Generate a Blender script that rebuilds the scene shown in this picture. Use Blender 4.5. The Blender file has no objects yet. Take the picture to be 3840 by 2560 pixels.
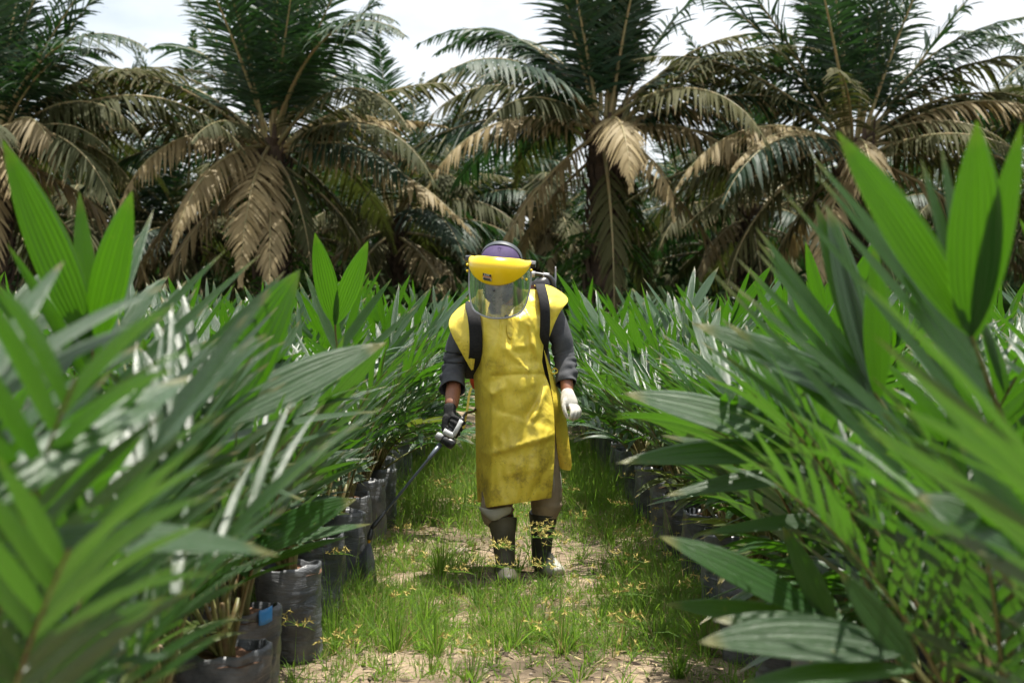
import bpy, math, random
import numpy as np
from mathutils import Vector, Matrix, noise as mnoise

R = math.radians
S = bpy.context.scene
COL = S.collection
FPX, VPX, HPY, CAMH = 3267.0, 1145.0, 745.0, 1.17

# ------------------------------------------------------------------ camera, sky, sun
cam_d = bpy.data.cameras.new('camera'); cam = bpy.data.objects.new('camera', cam_d); COL.objects.link(cam)
cam.location = (0, 0, CAMH)
cam.rotation_euler = (R(90) - 39/FPX, 0, -31/FPX)
cam_d.lens = 50; cam_d.sensor_width = 36; cam_d.clip_start = 0.05; cam_d.clip_end = 2000
cam_d.dof.use_dof = True; cam_d.dof.focus_distance = 6.55; cam_d.dof.aperture_fstop = 4.4
S.camera = cam

SUN_DIR = Vector((0.13, 0.09, 0.985)).normalized()
SUN_EL = math.asin(SUN_DIR.z); SUN_AZ = math.atan2(SUN_DIR.x, SUN_DIR.y)
w = bpy.data.worlds.new('World'); S.world = w; w.use_nodes = True
nt = w.node_tree; nt.nodes.clear()
out = nt.nodes.new('ShaderNodeOutputWorld'); bg = nt.nodes.new('ShaderNodeBackground')
sky = nt.nodes.new('ShaderNodeTexSky'); sky.sky_type = 'NISHITA'; sky.sun_disc = False
sky.sun_elevation = SUN_EL; sky.sun_rotation = SUN_AZ; sky.air_density = 1.3; sky.dust_density = 1.0
tc = nt.nodes.new('ShaderNodeTexCoord'); mp = nt.nodes.new('ShaderNodeMapping'); mp.inputs['Scale'].default_value = (1, 1, 2.4)
nz = nt.nodes.new('ShaderNodeTexNoise'); nz.inputs['Scale'].default_value = 5.0; nz.inputs['Detail'].default_value = 7; nz.inputs['Roughness'].default_value = .55
rp = nt.nodes.new('ShaderNodeValToRGB'); rp.color_ramp.elements[0].position = .30; rp.color_ramp.elements[1].position = .66
rp.color_ramp.elements[0].color = (.45, .45, .45, 1)
mx = nt.nodes.new('ShaderNodeMix'); mx.data_type = 'RGBA'; mx.inputs[7].default_value = (9.8, 10.0, 10.3, 1)
nt.links.new(tc.outputs['Generated'], mp.inputs[0]); nt.links.new(mp.outputs[0], nz.inputs['Vector'])
nt.links.new(nz.outputs[0], rp.inputs[0]); nt.links.new(rp.outputs[0], mx.inputs[0]); nt.links.new(sky.outputs[0], mx.inputs[6])
nt.links.new(mx.outputs[2], bg.inputs[0]); bg.inputs[1].default_value = 0.067; nt.links.new(bg.outputs[0], out.inputs[0])
sd = bpy.data.lights.new('sun', 'SUN'); sd.energy = 5.0; sd.angle = R(.5); sd.color = (1, .95, .86)
sun = bpy.data.objects.new('sun', sd); COL.objects.link(sun); sun.rotation_euler = SUN_DIR.to_track_quat('Z', 'Y').to_euler()
S.view_settings.view_transform = 'Standard'; S.view_settings.look = 'None'
S.view_settings.exposure = 1.0; S.view_settings.gamma = 1.0; S.view_settings.use_curve_mapping = False
S.cycles.max_bounces = 6; S.cycles.diffuse_bounces = 2; S.cycles.transparent_max_bounces = 8; S.cycles.use_denoising = True

# ------------------------------------------------------------------ helpers
def P(px, py, Y):
    return np.array([(px - VPX)*Y/FPX, Y, CAMH - (py - HPY)*Y/FPX])
def proj(p):
    return VPX + FPX*p[0]/max(p[1], .05), HPY + FPX*(CAMH - p[2])/max(p[1], .05)
def M(px, py, dy=0.0):                       # a point on the worker, dy metres behind his middle plane
    return P(px, py, 6.62 + dy)
def new_mesh(name, V, F, mat=None, smooth=True, UV=None):
    me = bpy.data.meshes.new(name)
    V = np.asarray(V, dtype=np.float32)
    if isinstance(F, np.ndarray):
        k = F.shape[1]; n = len(F)
        me.vertices.add(len(V)); me.vertices.foreach_set('co', V.ravel())
        me.loops.add(n*k); me.loops.foreach_set('vertex_index', F.astype(np.int32).ravel())
        me.polygons.add(n); me.polygons.foreach_set('loop_start', np.arange(0, n*k, k, dtype=np.int32))
        me.update(calc_edges=True)
    else:
        me.from_pydata([tuple(map(float, v)) for v in V], [], F); me.update()
    if UV is not None:
        li = np.empty(len(me.loops), dtype=np.int32); me.loops.foreach_get('vertex_index', li)
        ul = me.uv_layers.new(name='UVMap'); ul.data.foreach_set('uv', np.asarray(UV, dtype=np.float32)[li].ravel())
    me.polygons.foreach_set('use_smooth', [smooth]*len(me.polygons))
    if mat:
        for m_ in (mat if isinstance(mat, (list, tuple)) else [mat]): me.materials.append(m_)
    return me
def link(name, me, parent=None):
    o = bpy.data.objects.new(name, me); COL.objects.link(o); o.parent = parent; return o
def add(name, V, F, mat, parent=None, smooth=True, UV=None):
    return link(name, new_mesh(name, V, F, mat, smooth, UV), parent)
def tag(o, label=None, cat=None, group=None, kind=None):
    if label: o['label'] = label
    if cat: o['category'] = cat
    if group: o['group'] = group
    if kind: o['kind'] = kind
    return o
def empty(name, loc, rz=0.0):
    o = bpy.data.objects.new(name, None); COL.objects.link(o); o.location = loc; o.rotation_euler = (0, 0, rz)
    o.empty_display_size = .1; return o
def join(parts):
    V = []; F = []; n = 0
    for v, f in parts:
        V.append(np.asarray(v)); F += [tuple(int(i) + n for i in q) for q in f]; n += len(v)
    return np.concatenate(V), F
def unit(v):
    v = np.asarray(v, float); return v/(np.linalg.norm(v, axis=-1, keepdims=True) + 1e-9)
def smooth_path(pts, n):                     # Catmull-Rom through the points
    p = np.asarray(pts, float); k = len(p)
    q = np.vstack([2*p[0]-p[1], p, 2*p[-1]-p[-2]]); outp = []
    for i in np.linspace(0, k-1, n):
        j = min(int(i), k-2); t = i - j; a, b, c, d = q[j], q[j+1], q[j+2], q[j+3]
        outp.append(.5*((2*b) + (c-a)*t + (2*a-5*b+4*c-d)*t*t + (3*b-a-3*c+d)*t**3))
    return np.array(outp)
def tube(pts, rad, n=12, seg=None, cap=True, flat=1.0, up=(0, 0, 1), disp=None):
    """loft round a smooth path; rad holds r or (r_side, r_up) at each control point"""
    pts = np.asarray(pts, float); seg = seg or len(pts)
    rad = np.array([(r, r*flat) if np.isscalar(r) else r for r in rad], float)
    if seg != len(pts):
        rad = smooth_path(rad, seg); pts = smooth_path(pts, seg)
    T = unit(np.gradient(pts, axis=0)); u = np.array(up, float)
    V = []
    for i in range(seg):
        if i == 0 or True:
            s = np.cross(T[i], u)
            if np.linalg.norm(s) < .15: s = np.cross(T[i], np.array([0, 1., 0]) if abs(u[1]) < .9 else np.array([1., 0, 0]))
            s = unit(s)
            if i and np.dot(s, ps) < 0: s = -s
            ps = s
        nn = unit(np.cross(s, T[i]))
        for k in range(n):
            a = 2*math.pi*k/n; d = disp(i/(seg-1), a) if disp else 0.0
            V.append(pts[i] + s*math.cos(a)*(rad[i][0] + d) + nn*math.sin(a)*(rad[i][1] + d))
    F = [(i*n+k, i*n+(k+1) % n, (i+1)*n+(k+1) % n, (i+1)*n+k) for i in range(seg-1) for k in range(n)]
    if cap: F += [tuple(range(n))[::-1], tuple((seg-1)*n + k for k in range(n))]
    return np.array(V), F
def ellipsoid(c, r, rot=None, nu=20, nv=12):
    V = []; F = []
    for j in range(nv+1):
        ph = math.pi*j/nv
        for i in range(nu):
            th = 2*math.pi*i/nu
            V.append((r[0]*math.sin(ph)*math.cos(th), r[1]*math.sin(ph)*math.sin(th), r[2]*math.cos(ph)))
    V = np.array(V)
    if rot is not None: V = V @ np.array(rot).T
    for j in range(nv):
        for i in range(nu): F.append((j*nu+i, (j+1)*nu+i, (j+1)*nu+(i+1) % nu, j*nu+(i+1) % nu))
    return V + np.asarray(c), F
def box(c, d, rot=None):
    V = np.array([(x, y, z) for x in (-.5, .5) for y in (-.5, .5) for z in (-.5, .5)])*np.asarray(d)
    if rot is not None: V = V @ np.array(rot).T
    return V + np.asarray(c), [(0, 1, 3, 2), (4, 6, 7, 5), (0, 4, 5, 1), (2, 3, 7, 6), (0, 2, 6, 4), (1, 5, 7, 3)]
def mods(o, *ms):
    for t, kw in ms:
        m_ = o.modifiers.new(t.lower(), t)
        for k, v in kw.items(): setattr(m_, k, v)
    return o
def remesh(o, vox, sub=0):
    mods(o, ('REMESH', dict(mode='VOXEL', voxel_size=vox, use_smooth_shade=True)), ('SMOOTH', dict(factor=.5, iterations=4)))
    return o
def sheet(grid, name, mat, parent, thick=.0025, sub=1, uv=True):
    g = np.asarray(grid, float); a, b = g.shape[:2]
    V = g.reshape(-1, 3)
    F = [(i*b+j, i*b+j+1, (i+1)*b+j+1, (i+1)*b+j) for i in range(a-1) for j in range(b-1)]
    UV = np.array([(j/(b-1), i/(a-1)) for i in range(a) for j in range(b)])
    o = add(name, V, F, mat, parent, UV=UV)
    if thick: mods(o, ('SOLIDIFY', dict(thickness=thick, offset=0)))
    if sub: mods(o, ('SUBSURF', dict(levels=sub, render_levels=sub)))
    return o

# ------------------------------------------------------------------ materials
class NT:
    def __init__(s, name):
        s.m = bpy.data.materials.new(name); s.m.use_nodes = True; s.t = s.m.node_tree; s.t.nodes.clear()
        s.out = s.n('ShaderNodeOutputMaterial')
    def n(s, typ, ins={}, **kw):
        nd = s.t.nodes.new(typ)
        for k, v in kw.items(): setattr(nd, k, v)
        for k, v in ins.items():
            if hasattr(v, 'links') or isinstance(v, bpy.types.NodeSocket): s.t.links.new(v, nd.inputs[k])
            else: nd.inputs[k].default_value = v
        return nd
    def noise(s, scale, detail=4, rough=.6, vec=None, dist=0):
        i = {'Scale': scale, 'Detail': detail, 'Roughness': rough, 'Distortion': dist}
        if vec: i['Vector'] = vec
        return s.n('ShaderNodeTexNoise', i).outputs[0]
    def ramp(s, f, stops):
        r = s.n('ShaderNodeValToRGB', {0: f}); e = r.color_ramp.elements
        while len(e) < len(stops): e.new(.5)
        for k, (p, c) in zip(e, stops): k.position = p; k.color = (*c, 1) if len(c) == 3 else c
        return r.outputs[0]
    def mix(s, f, a, b, mode='MIX'):
        r = s.n('ShaderNodeMix', data_type='RGBA', blend_type=mode)
        for k, v in ((0, f), (6, a), (7, b)):
            if isinstance(v, bpy.types.NodeSocket): s.t.links.new(v, r.inputs[k])
            else: r.inputs[k].default_value = v if k == 0 else (*v, 1)
        return r.outputs[2]
    def math(s, op, a, b=0.0):
        return s.n('ShaderNodeMath', {0: a, 1: b}, operation=op).outputs[0]
    def bump(s, h, st, dist=.01):
        return s.n('ShaderNodeBump', {'Height': h, 'Strength': st, 'Distance': dist}).outputs[0]
    def bsdf(s, col, rough=.6, nrm=None, spec=.5, metal=0, **kw):
        i = {'Base Color': col if isinstance(col, bpy.types.NodeSocket) else (*col, 1), 'Roughness': rough, 'Specular IOR Level': spec, 'Metallic': metal}
        if nrm: i['Normal'] = nrm
        i.update(kw)
        return s.n('ShaderNodeBsdfPrincipled', i).outputs[0]
    def done(s, sh): s.t.links.new(sh, s.out.inputs[0]); return s.m

def leaf_mat(name, dark, light, trans, tmix=.35, rough=.38, pleats=9, spec=.5, spots=True, under=None, tipc=None, gloss=.0):
    k = NT(name); rnd = k.n('ShaderNodeObjectInfo').outputs['Random']
    uv = k.n('ShaderNodeTexCoord').outputs; sep = k.n('ShaderNodeSeparateXYZ', {0: uv['UV']}).outputs
    big = k.noise(6.0, 4, .65, uv['Object'])
    f = k.math('ADD', k.math('MULTIPLY', rnd, .55), k.math('MULTIPLY', big, .5))
    c = k.mix(f, dark, light)
    stripe = k.math('SINE', k.math('MULTIPLY', sep[0], pleats*6.2832))
    fib = k.noise(1.0, 4, .6, k.n('ShaderNodeMapping', {0: uv['UV'], 3: (60, 2.0, 1)}).outputs[0])
    c = k.mix(k.math('MULTIPLY', k.math('ADD', stripe, 1), .13), c, light)
    c = k.mix(k.math('MULTIPLY', fib, .45), c, dark)
    if spots:
        sp = k.ramp(k.noise(38, 3, .6, uv['Object']), [(.70, (0, 0, 0)), (.76, (1, 1, 1))])
        c = k.mix(k.math('MULTIPLY', sp, .6), c, (.20, .17, .04))
    if tipc:
        t = k.ramp(k.math('ADD', sep[1], k.math('MULTIPLY', fib, .12)), [(.93, (0, 0, 0)), (1.0, (1, 1, 1))])
        c = k.mix(k.math('MULTIPLY', t, .45), c, tipc)
    h = k.math('ADD', k.math('MULTIPLY', stripe, .5), fib)
    nr = k.bump(h, .55, .004)
    back = k.n('ShaderNodeNewGeometry').outputs['Backfacing']
    if under: c2 = k.mix(back, c, under)
    else: c2 = c
    rg = k.math('ADD', rough, k.math('MULTIPLY', fib, .14))
    b = k.bsdf(c2, rg, nr, spec, **({'Coat Weight': gloss, 'Coat Roughness': .30, 'Coat IOR': 1.6} if gloss else {}))
    tcol = k.mix(k.math('MULTIPLY', fib, .5), trans, tuple(x*.5 for x in trans))
    tr = k.n('ShaderNodeBsdfTranslucent', {'Color': tcol, 'Normal': nr}).outputs[0]
    sh = k.n('ShaderNodeMixShader', {0: tmix, 1: b, 2: tr}).outputs[0]
    return k.done(sh)
LEAF = leaf_mat('seedling_leaf', (.007, .034, .006), (.024, .082, .011), (.12, .37, .010), .23, .27, 7, 1.0, tipc=(.30, .20, .06), gloss=.14)
BROAD = leaf_mat('broad_leaf', (.009, .038, .008), (.026, .082, .012), (.10, .31, .004), .33, .30, 8, .7, tipc=(.28, .22, .06), gloss=.15)
LEAFDK = leaf_mat('old_leaf', (.025, .05, .012), (.10, .12, .03), (.22, .30, .03), .32, .36, 7, .55, tipc=(.34, .22, .08))
PGREEN = leaf_mat('palm_green', (.006, .025, .010), (.024, .060, .022), (.04, .12, .02), .20, .42, 3, .45, False, tipc=(.20, .15, .06))
POLIVE = leaf_mat('palm_olive', (.018, .030, .010), (.105, .094, .034), (.09, .12, .02), .20, .62, 3, .2, False, tipc=(.30, .2, .1))
PTAN = leaf_mat('palm_tan', (.14, .11, .048), (.40, .31, .15), (.28, .21, .07), .24, .5, 3, .4, False, tipc=(.40, .27, .14))
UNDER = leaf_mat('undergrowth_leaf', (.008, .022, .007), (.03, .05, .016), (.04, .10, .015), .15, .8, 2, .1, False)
FERN = leaf_mat('fern_green', (.02, .06, .01), (.06, .13, .02), (.12, .3, .02), .35, .5, 3, .4, False)
GRASS = leaf_mat('grass_blade', (.06, .15, .022), (.17, .29, .05), (.30, .54, .05), .48, .45, 1, .35, False, tipc=(.38, .30, .10))
def simple(name, c, rough=.5, spec=.5, nscale=None, c2=None, bump=0, bs=60, **kw):
    k = NT(name); tc_ = k.n('ShaderNodeTexCoord').outputs['Object']
    col = k.mix(k.ramp(k.noise(nscale or 12, 5, .6, tc_), [(.35, (0, 0, 0)), (.65, (1, 1, 1))]), c, c2 or tuple(x*.7 for x in c))
    nr = k.bump(k.noise(bs, 4, .6, tc_), bump, .003) if bump else None
    return k.done(k.bsdf(col, rough, nr, spec, **kw))
STALK = simple('stalk', (.14, .17, .05), .5, .4, 14, (.10, .06, .025))
PRACH = simple('palm_rachis', (.20, .20, .09), .5, .4, 5, (.26, .19, .09))
SOIL = simple('soil', (.16, .085, .05), .95, .2, 40, (.07, .04, .025), .9, 90)
SKIN = simple('skin', (.27, .115, .065), .45, .45, 30, (.22, .09, .05), .15, 160)
SHIRT = simple('grey_shirt', (.085, .088, .094), .9, .2, 22, (.06, .062, .068), .5, 220)
TROUS = simple('khaki_trousers', (.36, .28, .19), .9, .2, 9, (.25, .19, .13), .4, 60)
WCLOTH = simple('pale_lining', (.48, .47, .42), .9, .2, 9, (.36, .34, .30), .4, 60)
BOOT = simple('rubber_boot', (.040, .038, .026), .6, .35, 7, (.10, .085, .055), .15, 30)
BOOTM = simple('dusty_rubber', (.24, .235, .20), .75, .3, 14, (.15, .14, .11), .3, 60)
BLACK = simple('black_plastic', (.018, .018, .019), .36, .5, 20, (.03, .03, .032))
WEB = simple('black_webbing', (.012, .012, .014), .85, .3, 90, (.022, .022, .024), .5, 300)
GREYPL = simple('grey_plastic', (.34, .34, .35), .4, .5, 20, (.26, .26, .27))
WHITEPL = simple('pale_grey_plastic', (.62, .62, .62), .35, .5, 20, (.5, .5, .5))
ORANGE = simple('orange_tank', (.62, .065, .018), .38, .5, 8, (.5, .05, .015))
YPLAST = simple('yellow_shell', (.88, .60, .012), .28, .5, 5, (.84, .55, .010))
CAPM = simple('purple_cap', (.060, .040, .105), .8, .3, 30, (.045, .03, .08), .3, 250)
NAVY = simple('navy_cloth', (.028, .034, .058), .9, .2, 20, (.02, .024, .04), .4, 150)
HAIR = simple('black_band', (.05, .06, .07), .5, .4)
GLOVEB = simple('black_knit', (.016, .016, .017), .9, .2, 120, (.035, .035, .035), .9, 260)
GLOVEW = simple('white_knit', (.62, .60, .54), .95, .15, 40, (.45, .43, .38), .7, 260)
STONE = simple('pebble', (.34, .28, .22), .9, .3, 30, (.2, .16, .13), .5, 40)
BLUEPL = simple('blue_film', (.03, .22, .55), .4, .5)
SEED = simple('seed_spike', (.46, .38, .12), .8, .2, 30, (.34, .28, .08))
LITTER = simple('dead_litter', (.10, .075, .05), .95, .2, 15, (.045, .035, .028))
STRAW = simple('pale_straw', (.48, .38, .22), .9, .2, 15, (.32, .25, .14))
BARK = simple('palm_bark', (.09, .065, .045), .95, .2, 6, (.04, .03, .022), .8, 12)
def m_bag():
    k = NT('polybag'); tc_ = k.n('ShaderNodeTexCoord').outputs['Object']; rnd = k.n('ShaderNodeObjectInfo').outputs['Random']
    mpn = k.n('ShaderNodeMapping', {0: tc_, 3: (7, 7, 34)}).outputs[0]
    cr = k.noise(1.0, 5, .6, mpn, .8)
    dust = k.ramp(k.math('ADD', k.noise(6, 5, .65, tc_), k.math('MULTIPLY', k.math('SUBTRACT', rnd, .5), .12)), [(.42, (0, 0, 0)), (.72, (1, 1, 1))])
    col = k.mix(dust, (.030, .035, .042), (.15, .155, .16))
    nr = k.bump(cr, .7, .012)
    return k.done(k.bsdf(col, k.math('ADD', .34, k.math('MULTIPLY', dust, .3)), nr, .6))
BAG = m_bag()
def m_apron():
    k = NT('yellow_apron'); t_ = k.n('ShaderNodeTexCoord').outputs; sep = k.n('ShaderNodeSeparateXYZ', {0: t_['UV']}).outputs
    n1 = k.noise(5, 5, .6, t_['Object']); fine = k.noise(75, 6, .72, t_['Object'])
    col = k.mix(n1, (.86, .69, .060), (.88, .73, .10))
    grime = k.ramp(k.math('ADD', k.noise(9, 6, .7, t_['Object']), k.math('MULTIPLY', fine, .42)), [(.70, (0, 0, 0)), (.92, (1, 1, 1))])
    vz = k.ramp(sep[1], [(.22, (.0, .0, .0)), (.36, (.75, .75, .75)), (.52, (.55, .55, .55)), (.70, (.3, .3, .3)), (.84, (1, 1, 1)), (1, (1, 1, 1))])
    g = k.math('MULTIPLY', k.math('MULTIPLY', grime, vz), .85)
    wide = k.ramp(k.noise(3.0, 4, .6, t_['Object']), [(.40, (0, 0, 0)), (.72, (1, 1, 1))])
    col = k.mix(k.math('MULTIPLY', k.math('MULTIPLY', wide, vz), .12), col, (.42, .30, .075))
    col = k.mix(g, col, (.17, .11, .035))
    speck = k.ramp(k.noise(120, 3, .6, t_['Object']), [(.65, (0, 0, 0)), (.71, (1, 1, 1))])
    col = k.mix(k.math('MULTIPLY', k.math('MULTIPLY', speck, vz), .75), col, (.07, .05, .02))
    wr = k.noise(7, 3, .5, t_['Object'], 1.2)
    nr = k.bump(k.math('ADD', wr, k.math('MULTIPLY', fine, .04)), .55, .02)
    b = k.bsdf(col, .40, nr, .5)
    tr = k.n('ShaderNodeBsdfTranslucent', {'Color': (.95, .50, .01, 1), 'Normal': nr}).outputs[0]
    return k.done(k.n('ShaderNodeMixShader', {0: .22, 1: b, 2: tr}).outputs[0])
APRON = m_apron()
def m_visor():
    k = NT('clear_visor'); fr = k.n('ShaderNodeFresnel', {0: 1.5}).outputs[0]
    tr = k.n('ShaderNodeBsdfTransparent', {0: (.72, .74, .76, 1)}).outputs[0]
    gl = k.n('ShaderNodeBsdfGlossy', {'Color': (1, 1, 1, 1), 'Roughness': .10}).outputs[0]
    df = k.n('ShaderNodeBsdfDiffuse', {0: (.62, .66, .66, 1)}).outputs[0]
    a = k.n('ShaderNodeMixShader', {0: k.math('ADD', .08, k.math('MULTIPLY', k.noise(7, 4, .6), .48)), 1: tr, 2: df}).outputs[0]
    return k.done(k.n('ShaderNodeMixShader', {0: k.math('ADD', k.math('MULTIPLY', fr, .8), .02), 1: a, 2: gl}).outputs[0])
VISOR = m_visor()
def m_ground():
    k = NT('sandy_ground'); t_ = k.n('ShaderNodeTexCoord').outputs['Object']; sep = k.n('ShaderNodeSeparateXYZ', {0: t_}).outputs
    n1 = k.noise(1.6, 6, .6, t_); n2 = k.noise(26, 6, .7, t_); n3 = k.noise(170, 3, .6, t_)
    sand = k.mix(n2, (.28, .21, .145), (.43, .34, .24))
    sand = k.mix(k.ramp(n3, [(.3, (0, 0, 0)), (.7, (.5, .5, .5))]), sand, (.26, .19, .12))
    dk = k.ramp(k.math('ADD', n1, k.math('MULTIPLY', n2, .25)), [(.56, (0, 0, 0)), (.72, (1, 1, 1))])
    col = k.mix(k.math('MULTIPLY', dk, .85), sand, (.085, .065, .042))
    red = k.ramp(k.noise(2.3, 4, .5, t_), [(.62, (0, 0, 0)), (.7, (1, 1, 1))])
    col = k.mix(k.math('MULTIPLY', red, .35), col, (.30, .15, .08))
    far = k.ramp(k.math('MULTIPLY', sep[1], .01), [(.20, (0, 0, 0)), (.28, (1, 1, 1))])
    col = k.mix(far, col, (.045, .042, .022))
    nr = k.bump(k.math('ADD', n2, k.math('MULTIPLY', n3, .3)), .8, .03)
    return k.done(k.bsdf(col, .95, nr, .2))

# ------------------------------------------------------------------ ground
def gz(x, y):
    a = .022*mnoise.noise(Vector((x*1.1, y*1.1, 3))) + .010*mnoise.noise(Vector((x*4, y*4, 7)))
    return a
def ground():
    xs = np.concatenate([[-600, -200, -60, -20, -8], np.arange(-4, 4.01, .1), [8, 20, 60, 200, 600]])
    ys = np.concatenate([[-60, -5, 0, 2], np.arange(3.5, 14, .1), np.arange(14, 30, 1.0), [36, 60, 120, 300, 900]])
    V = []
    for y in ys:
        for x in xs: V.append((x, y, gz(x, y) if (abs(x) < 5 and 3 < y < 16) else 0.0))
    b = len(xs)
    F = np.array([(i*b+j, i*b+j+1, (i+1)*b+j+1, (i+1)*b+j) for i in range(len(ys)-1) for j in range(b-1)])
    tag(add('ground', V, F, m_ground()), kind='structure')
ground()

# ------------------------------------------------------------------ leaf builder (vectorised)
DOWN = np.array([0, 0, -1.0])
def leaves(base, dirs, nrm, L, W, droop, seg=4, across=3, fold=.25, pleat=0.0, prof='lance', curl=None):
    base = np.asarray(base, float); N = len(base); dirs = unit(dirs)
    nrm = np.asarray(nrm, float); nrm = unit(nrm - dirs*np.sum(nrm*dirs, 1, keepdims=True))
    L = np.broadcast_to(L, (N,)).astype(float); W = np.broadcast_to(W, (N,)).astype(float); droop = np.broadcast_to(droop, (N,)).astype(float)
    t = np.linspace(0, 1, seg+1); a = np.linspace(-1, 1, across)
    grav = DOWN if curl is None else np.asarray(curl, float)
    C = base[:, None] + dirs[:, None]*(L[:, None]*t)[..., None] + np.broadcast_to(grav, (N, 3))[:, None]*(L[:, None]*droop[:, None]*t**2)[..., None]
    T = unit(np.gradient(C, axis=1))
    n2 = nrm[:, None] - T*np.sum(nrm[:, None]*T, 2, keepdims=True); n2 = unit(n2)
    s = np.cross(T, n2)
    if prof == 'lance': wv = (t + .05)**.42*(1 - t)**.80
    elif prof == 'broad': wv = (t + .012)**.78*(1.0 - t)**.95
    else: wv = (1 - t)**.7 + 0*t
    wv = wv/wv.max(); wv = np.maximum(wv, .02)
    ww = W[:, None]*wv*.5
    pl = np.array([(1 if i % 2 else -1) for i in range(across)])*pleat
    V = (C[:, :, None] + s[:, :, None]*(a[None, None]*ww[:, :, None])[..., None]
         + n2[:, :, None]*((np.abs(a)[None, None]*fold + pl[None, None])*ww[:, :, None])[..., None])
    UV = np.stack(np.broadcast_arrays((a*.5+.5)[None, None], t[None, :, None]), -1)
    UV = np.broadcast_to(UV, (N, seg+1, across, 2)).reshape(-1, 2)
    i, j = np.meshgrid(np.arange(seg), np.arange(across-1), indexing='ij')
    q = np.stack([i*across+j, i*across+j+1, (i+1)*across+j+1, (i+1)*across+j], -1).reshape(-1, 4)
    F = (q[None] + (np.arange(N)*(seg+1)*across)[:, None, None]).reshape(-1, 4)
    return V.reshape(-1, 3), F, UV
def quads_tube(pts, rad, n=5):
    V, F = tube(pts, rad, n, cap=False); return V, np.array(F), np.tile([.5, .3], (len(V), 1))
def merge(parts):
    V = []; F = []; U = []; n = 0
    for v, f, u in parts: V.append(v); F.append(np.asarray(f)+n); U.append(u); n += len(v)
    return np.concatenate(V), np.concatenate(F), np.concatenate(U)

# ------------------------------------------------------------------ far palms
def frond_curve(elev, bend, L, n=22, power=1.3):
    t = np.linspace(0, 1, n); e = elev - bend*t**power
    st = L/(n-1); x = np.concatenate([[0], np.cumsum(np.cos(e[:-1])*st)]); z = np.concatenate([[0], np.cumsum(np.sin(e[:-1])*st)])
    return np.stack([x, np.zeros(n), z], 1), t
def palm_frond(elev, bend, L, hang, rng, n=54, leafL=.85, W=.078, side_curve=0.0, power=1.3, miss=.04):
    C, t = frond_curve(elev, bend, L, 24, power)
    C[:, 1] += side_curve*L*t**2
    T = unit(np.gradient(C, axis=0))
    s = np.linspace(.14, .995, n); B = []; D = []; N = []; LL = []; dr = []
    for sd in (-1, 1):
        for k in s + rng.uniform(-.004, .004, n):
            if rng.random() < miss: continue
            i = min(k, .999)*(len(C)-1); j = int(i); f = i-j
            p = C[j]*(1-f)+C[j+1]*f; tg = unit(T[j]*(1-f)+T[j+1]*f)
            sidev = unit(np.cross(tg, [0, 0, 1])) * sd if abs(tg[2]) < .97 else np.array([0, -sd, 0.])
            up = unit(np.cross(np.cross(tg, [0, 0, 1]), tg)) if abs(tg[2]) < .97 else np.array([-1., 0, 0])
            fw = .45 + .75*k + rng.normal(0, .10)
            lift = rng.choice([-.15, .1, .38]) + rng.normal(0, .10)
            d = sidev + tg*fw + up*lift*(1-hang) + DOWN*hang*(.75 + rng.normal(0, .15))
            B.append(p); D.append(d); N.append(up + .35*rng.normal(0, 1, 3))
            ll = leafL*(.45 + 1.0*math.sin(math.pi*min(1, (k+.08))**.8)**.8)*(1 - .62*max(0, k-.70)/.30)
            LL.append(ll*rng.uniform(.8, 1.12)); dr.append(.12 + .55*hang + abs(rng.normal(0, .12)))
    lv = leaves(np.array(B), np.array(D), np.array(N), LL, W*rng.uniform(.8, 1.2, len(B)), dr, 4, 2, 0)
    rr = [max(.010, .062*(1-tt)**1.1) for tt in t]
    rc = quads_tube(C, rr, 5)
    return lv, rc
def frond_mesh(name, mat, *a, **kw):
    lv, rc = palm_frond(*a, **kw)
    V, F, U = merge([lv, rc]); me = new_mesh(name, V, F, [mat, PRACH], True, U)
    idx = np.zeros(len(F), dtype=np.int32); idx[len(lv[1]):] = 1; me.polygons.foreach_set('material_index', idx)
    return me
rngp = np.random.default_rng(4)
LIB = {'A': [], 'B': [], 'C': [], 'D': [], 'E': [], 'G': []}
for i in range(4): LIB['E'].append(frond_mesh('frond', POLIVE if i else PTAN, R(rngp.uniform(-58, -30)), R(rngp.uniform(28, 50)), rngp.uniform(4.2, 5.2), .5, rngp, leafL=.5, miss=.2))
for i in range(5): LIB['G'].append(frond_mesh('frond', PGREEN if i % 2 else POLIVE, R(rngp.uniform(5, 40)), R(rngp.uniform(55, 100)), rngp.uniform(5.2, 6.6), .45, rngp, leafL=.8))
for i in range(6): LIB['A'].append(frond_mesh('frond', PGREEN, R(rngp.uniform(58, 86)), R(rngp.uniform(6, 48)), rngp.uniform(5.2, 7.6), rngp.uniform(.02, .2), rngp, leafL=.92, n=80, W=.062))
for i in range(7): LIB['B'].append(frond_mesh('frond', PGREEN if i < 5 else POLIVE, R(rngp.uniform(38, 62)), R(rngp.uniform(55, 95)), rngp.uniform(5.4, 6.4), .28, rngp, leafL=.95, n=80, W=.062, side_curve=rngp.uniform(-.1, .1)))
for i in range(7): LIB['C'].append(frond_mesh('frond', PTAN if i == 0 else POLIVE, R(rngp.uniform(5, 40)), R(rngp.uniform(45, 95)), rngp.uniform(4.9, 6.4), rngp.uniform(.35, .6), rngp, leafL=.62, side_curve=rngp.uniform(-.12, .12), miss=.12))
for i in range(6): LIB['D'].append(frond_mesh('frond', PTAN if i % 3 == 0 else POLIVE, R(rngp.uniform(-25, 8)), R(rngp.uniform(50, 80)), rngp.uniform(4.8, 5.8), .5, rngp, leafL=.48, miss=.16))
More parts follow.
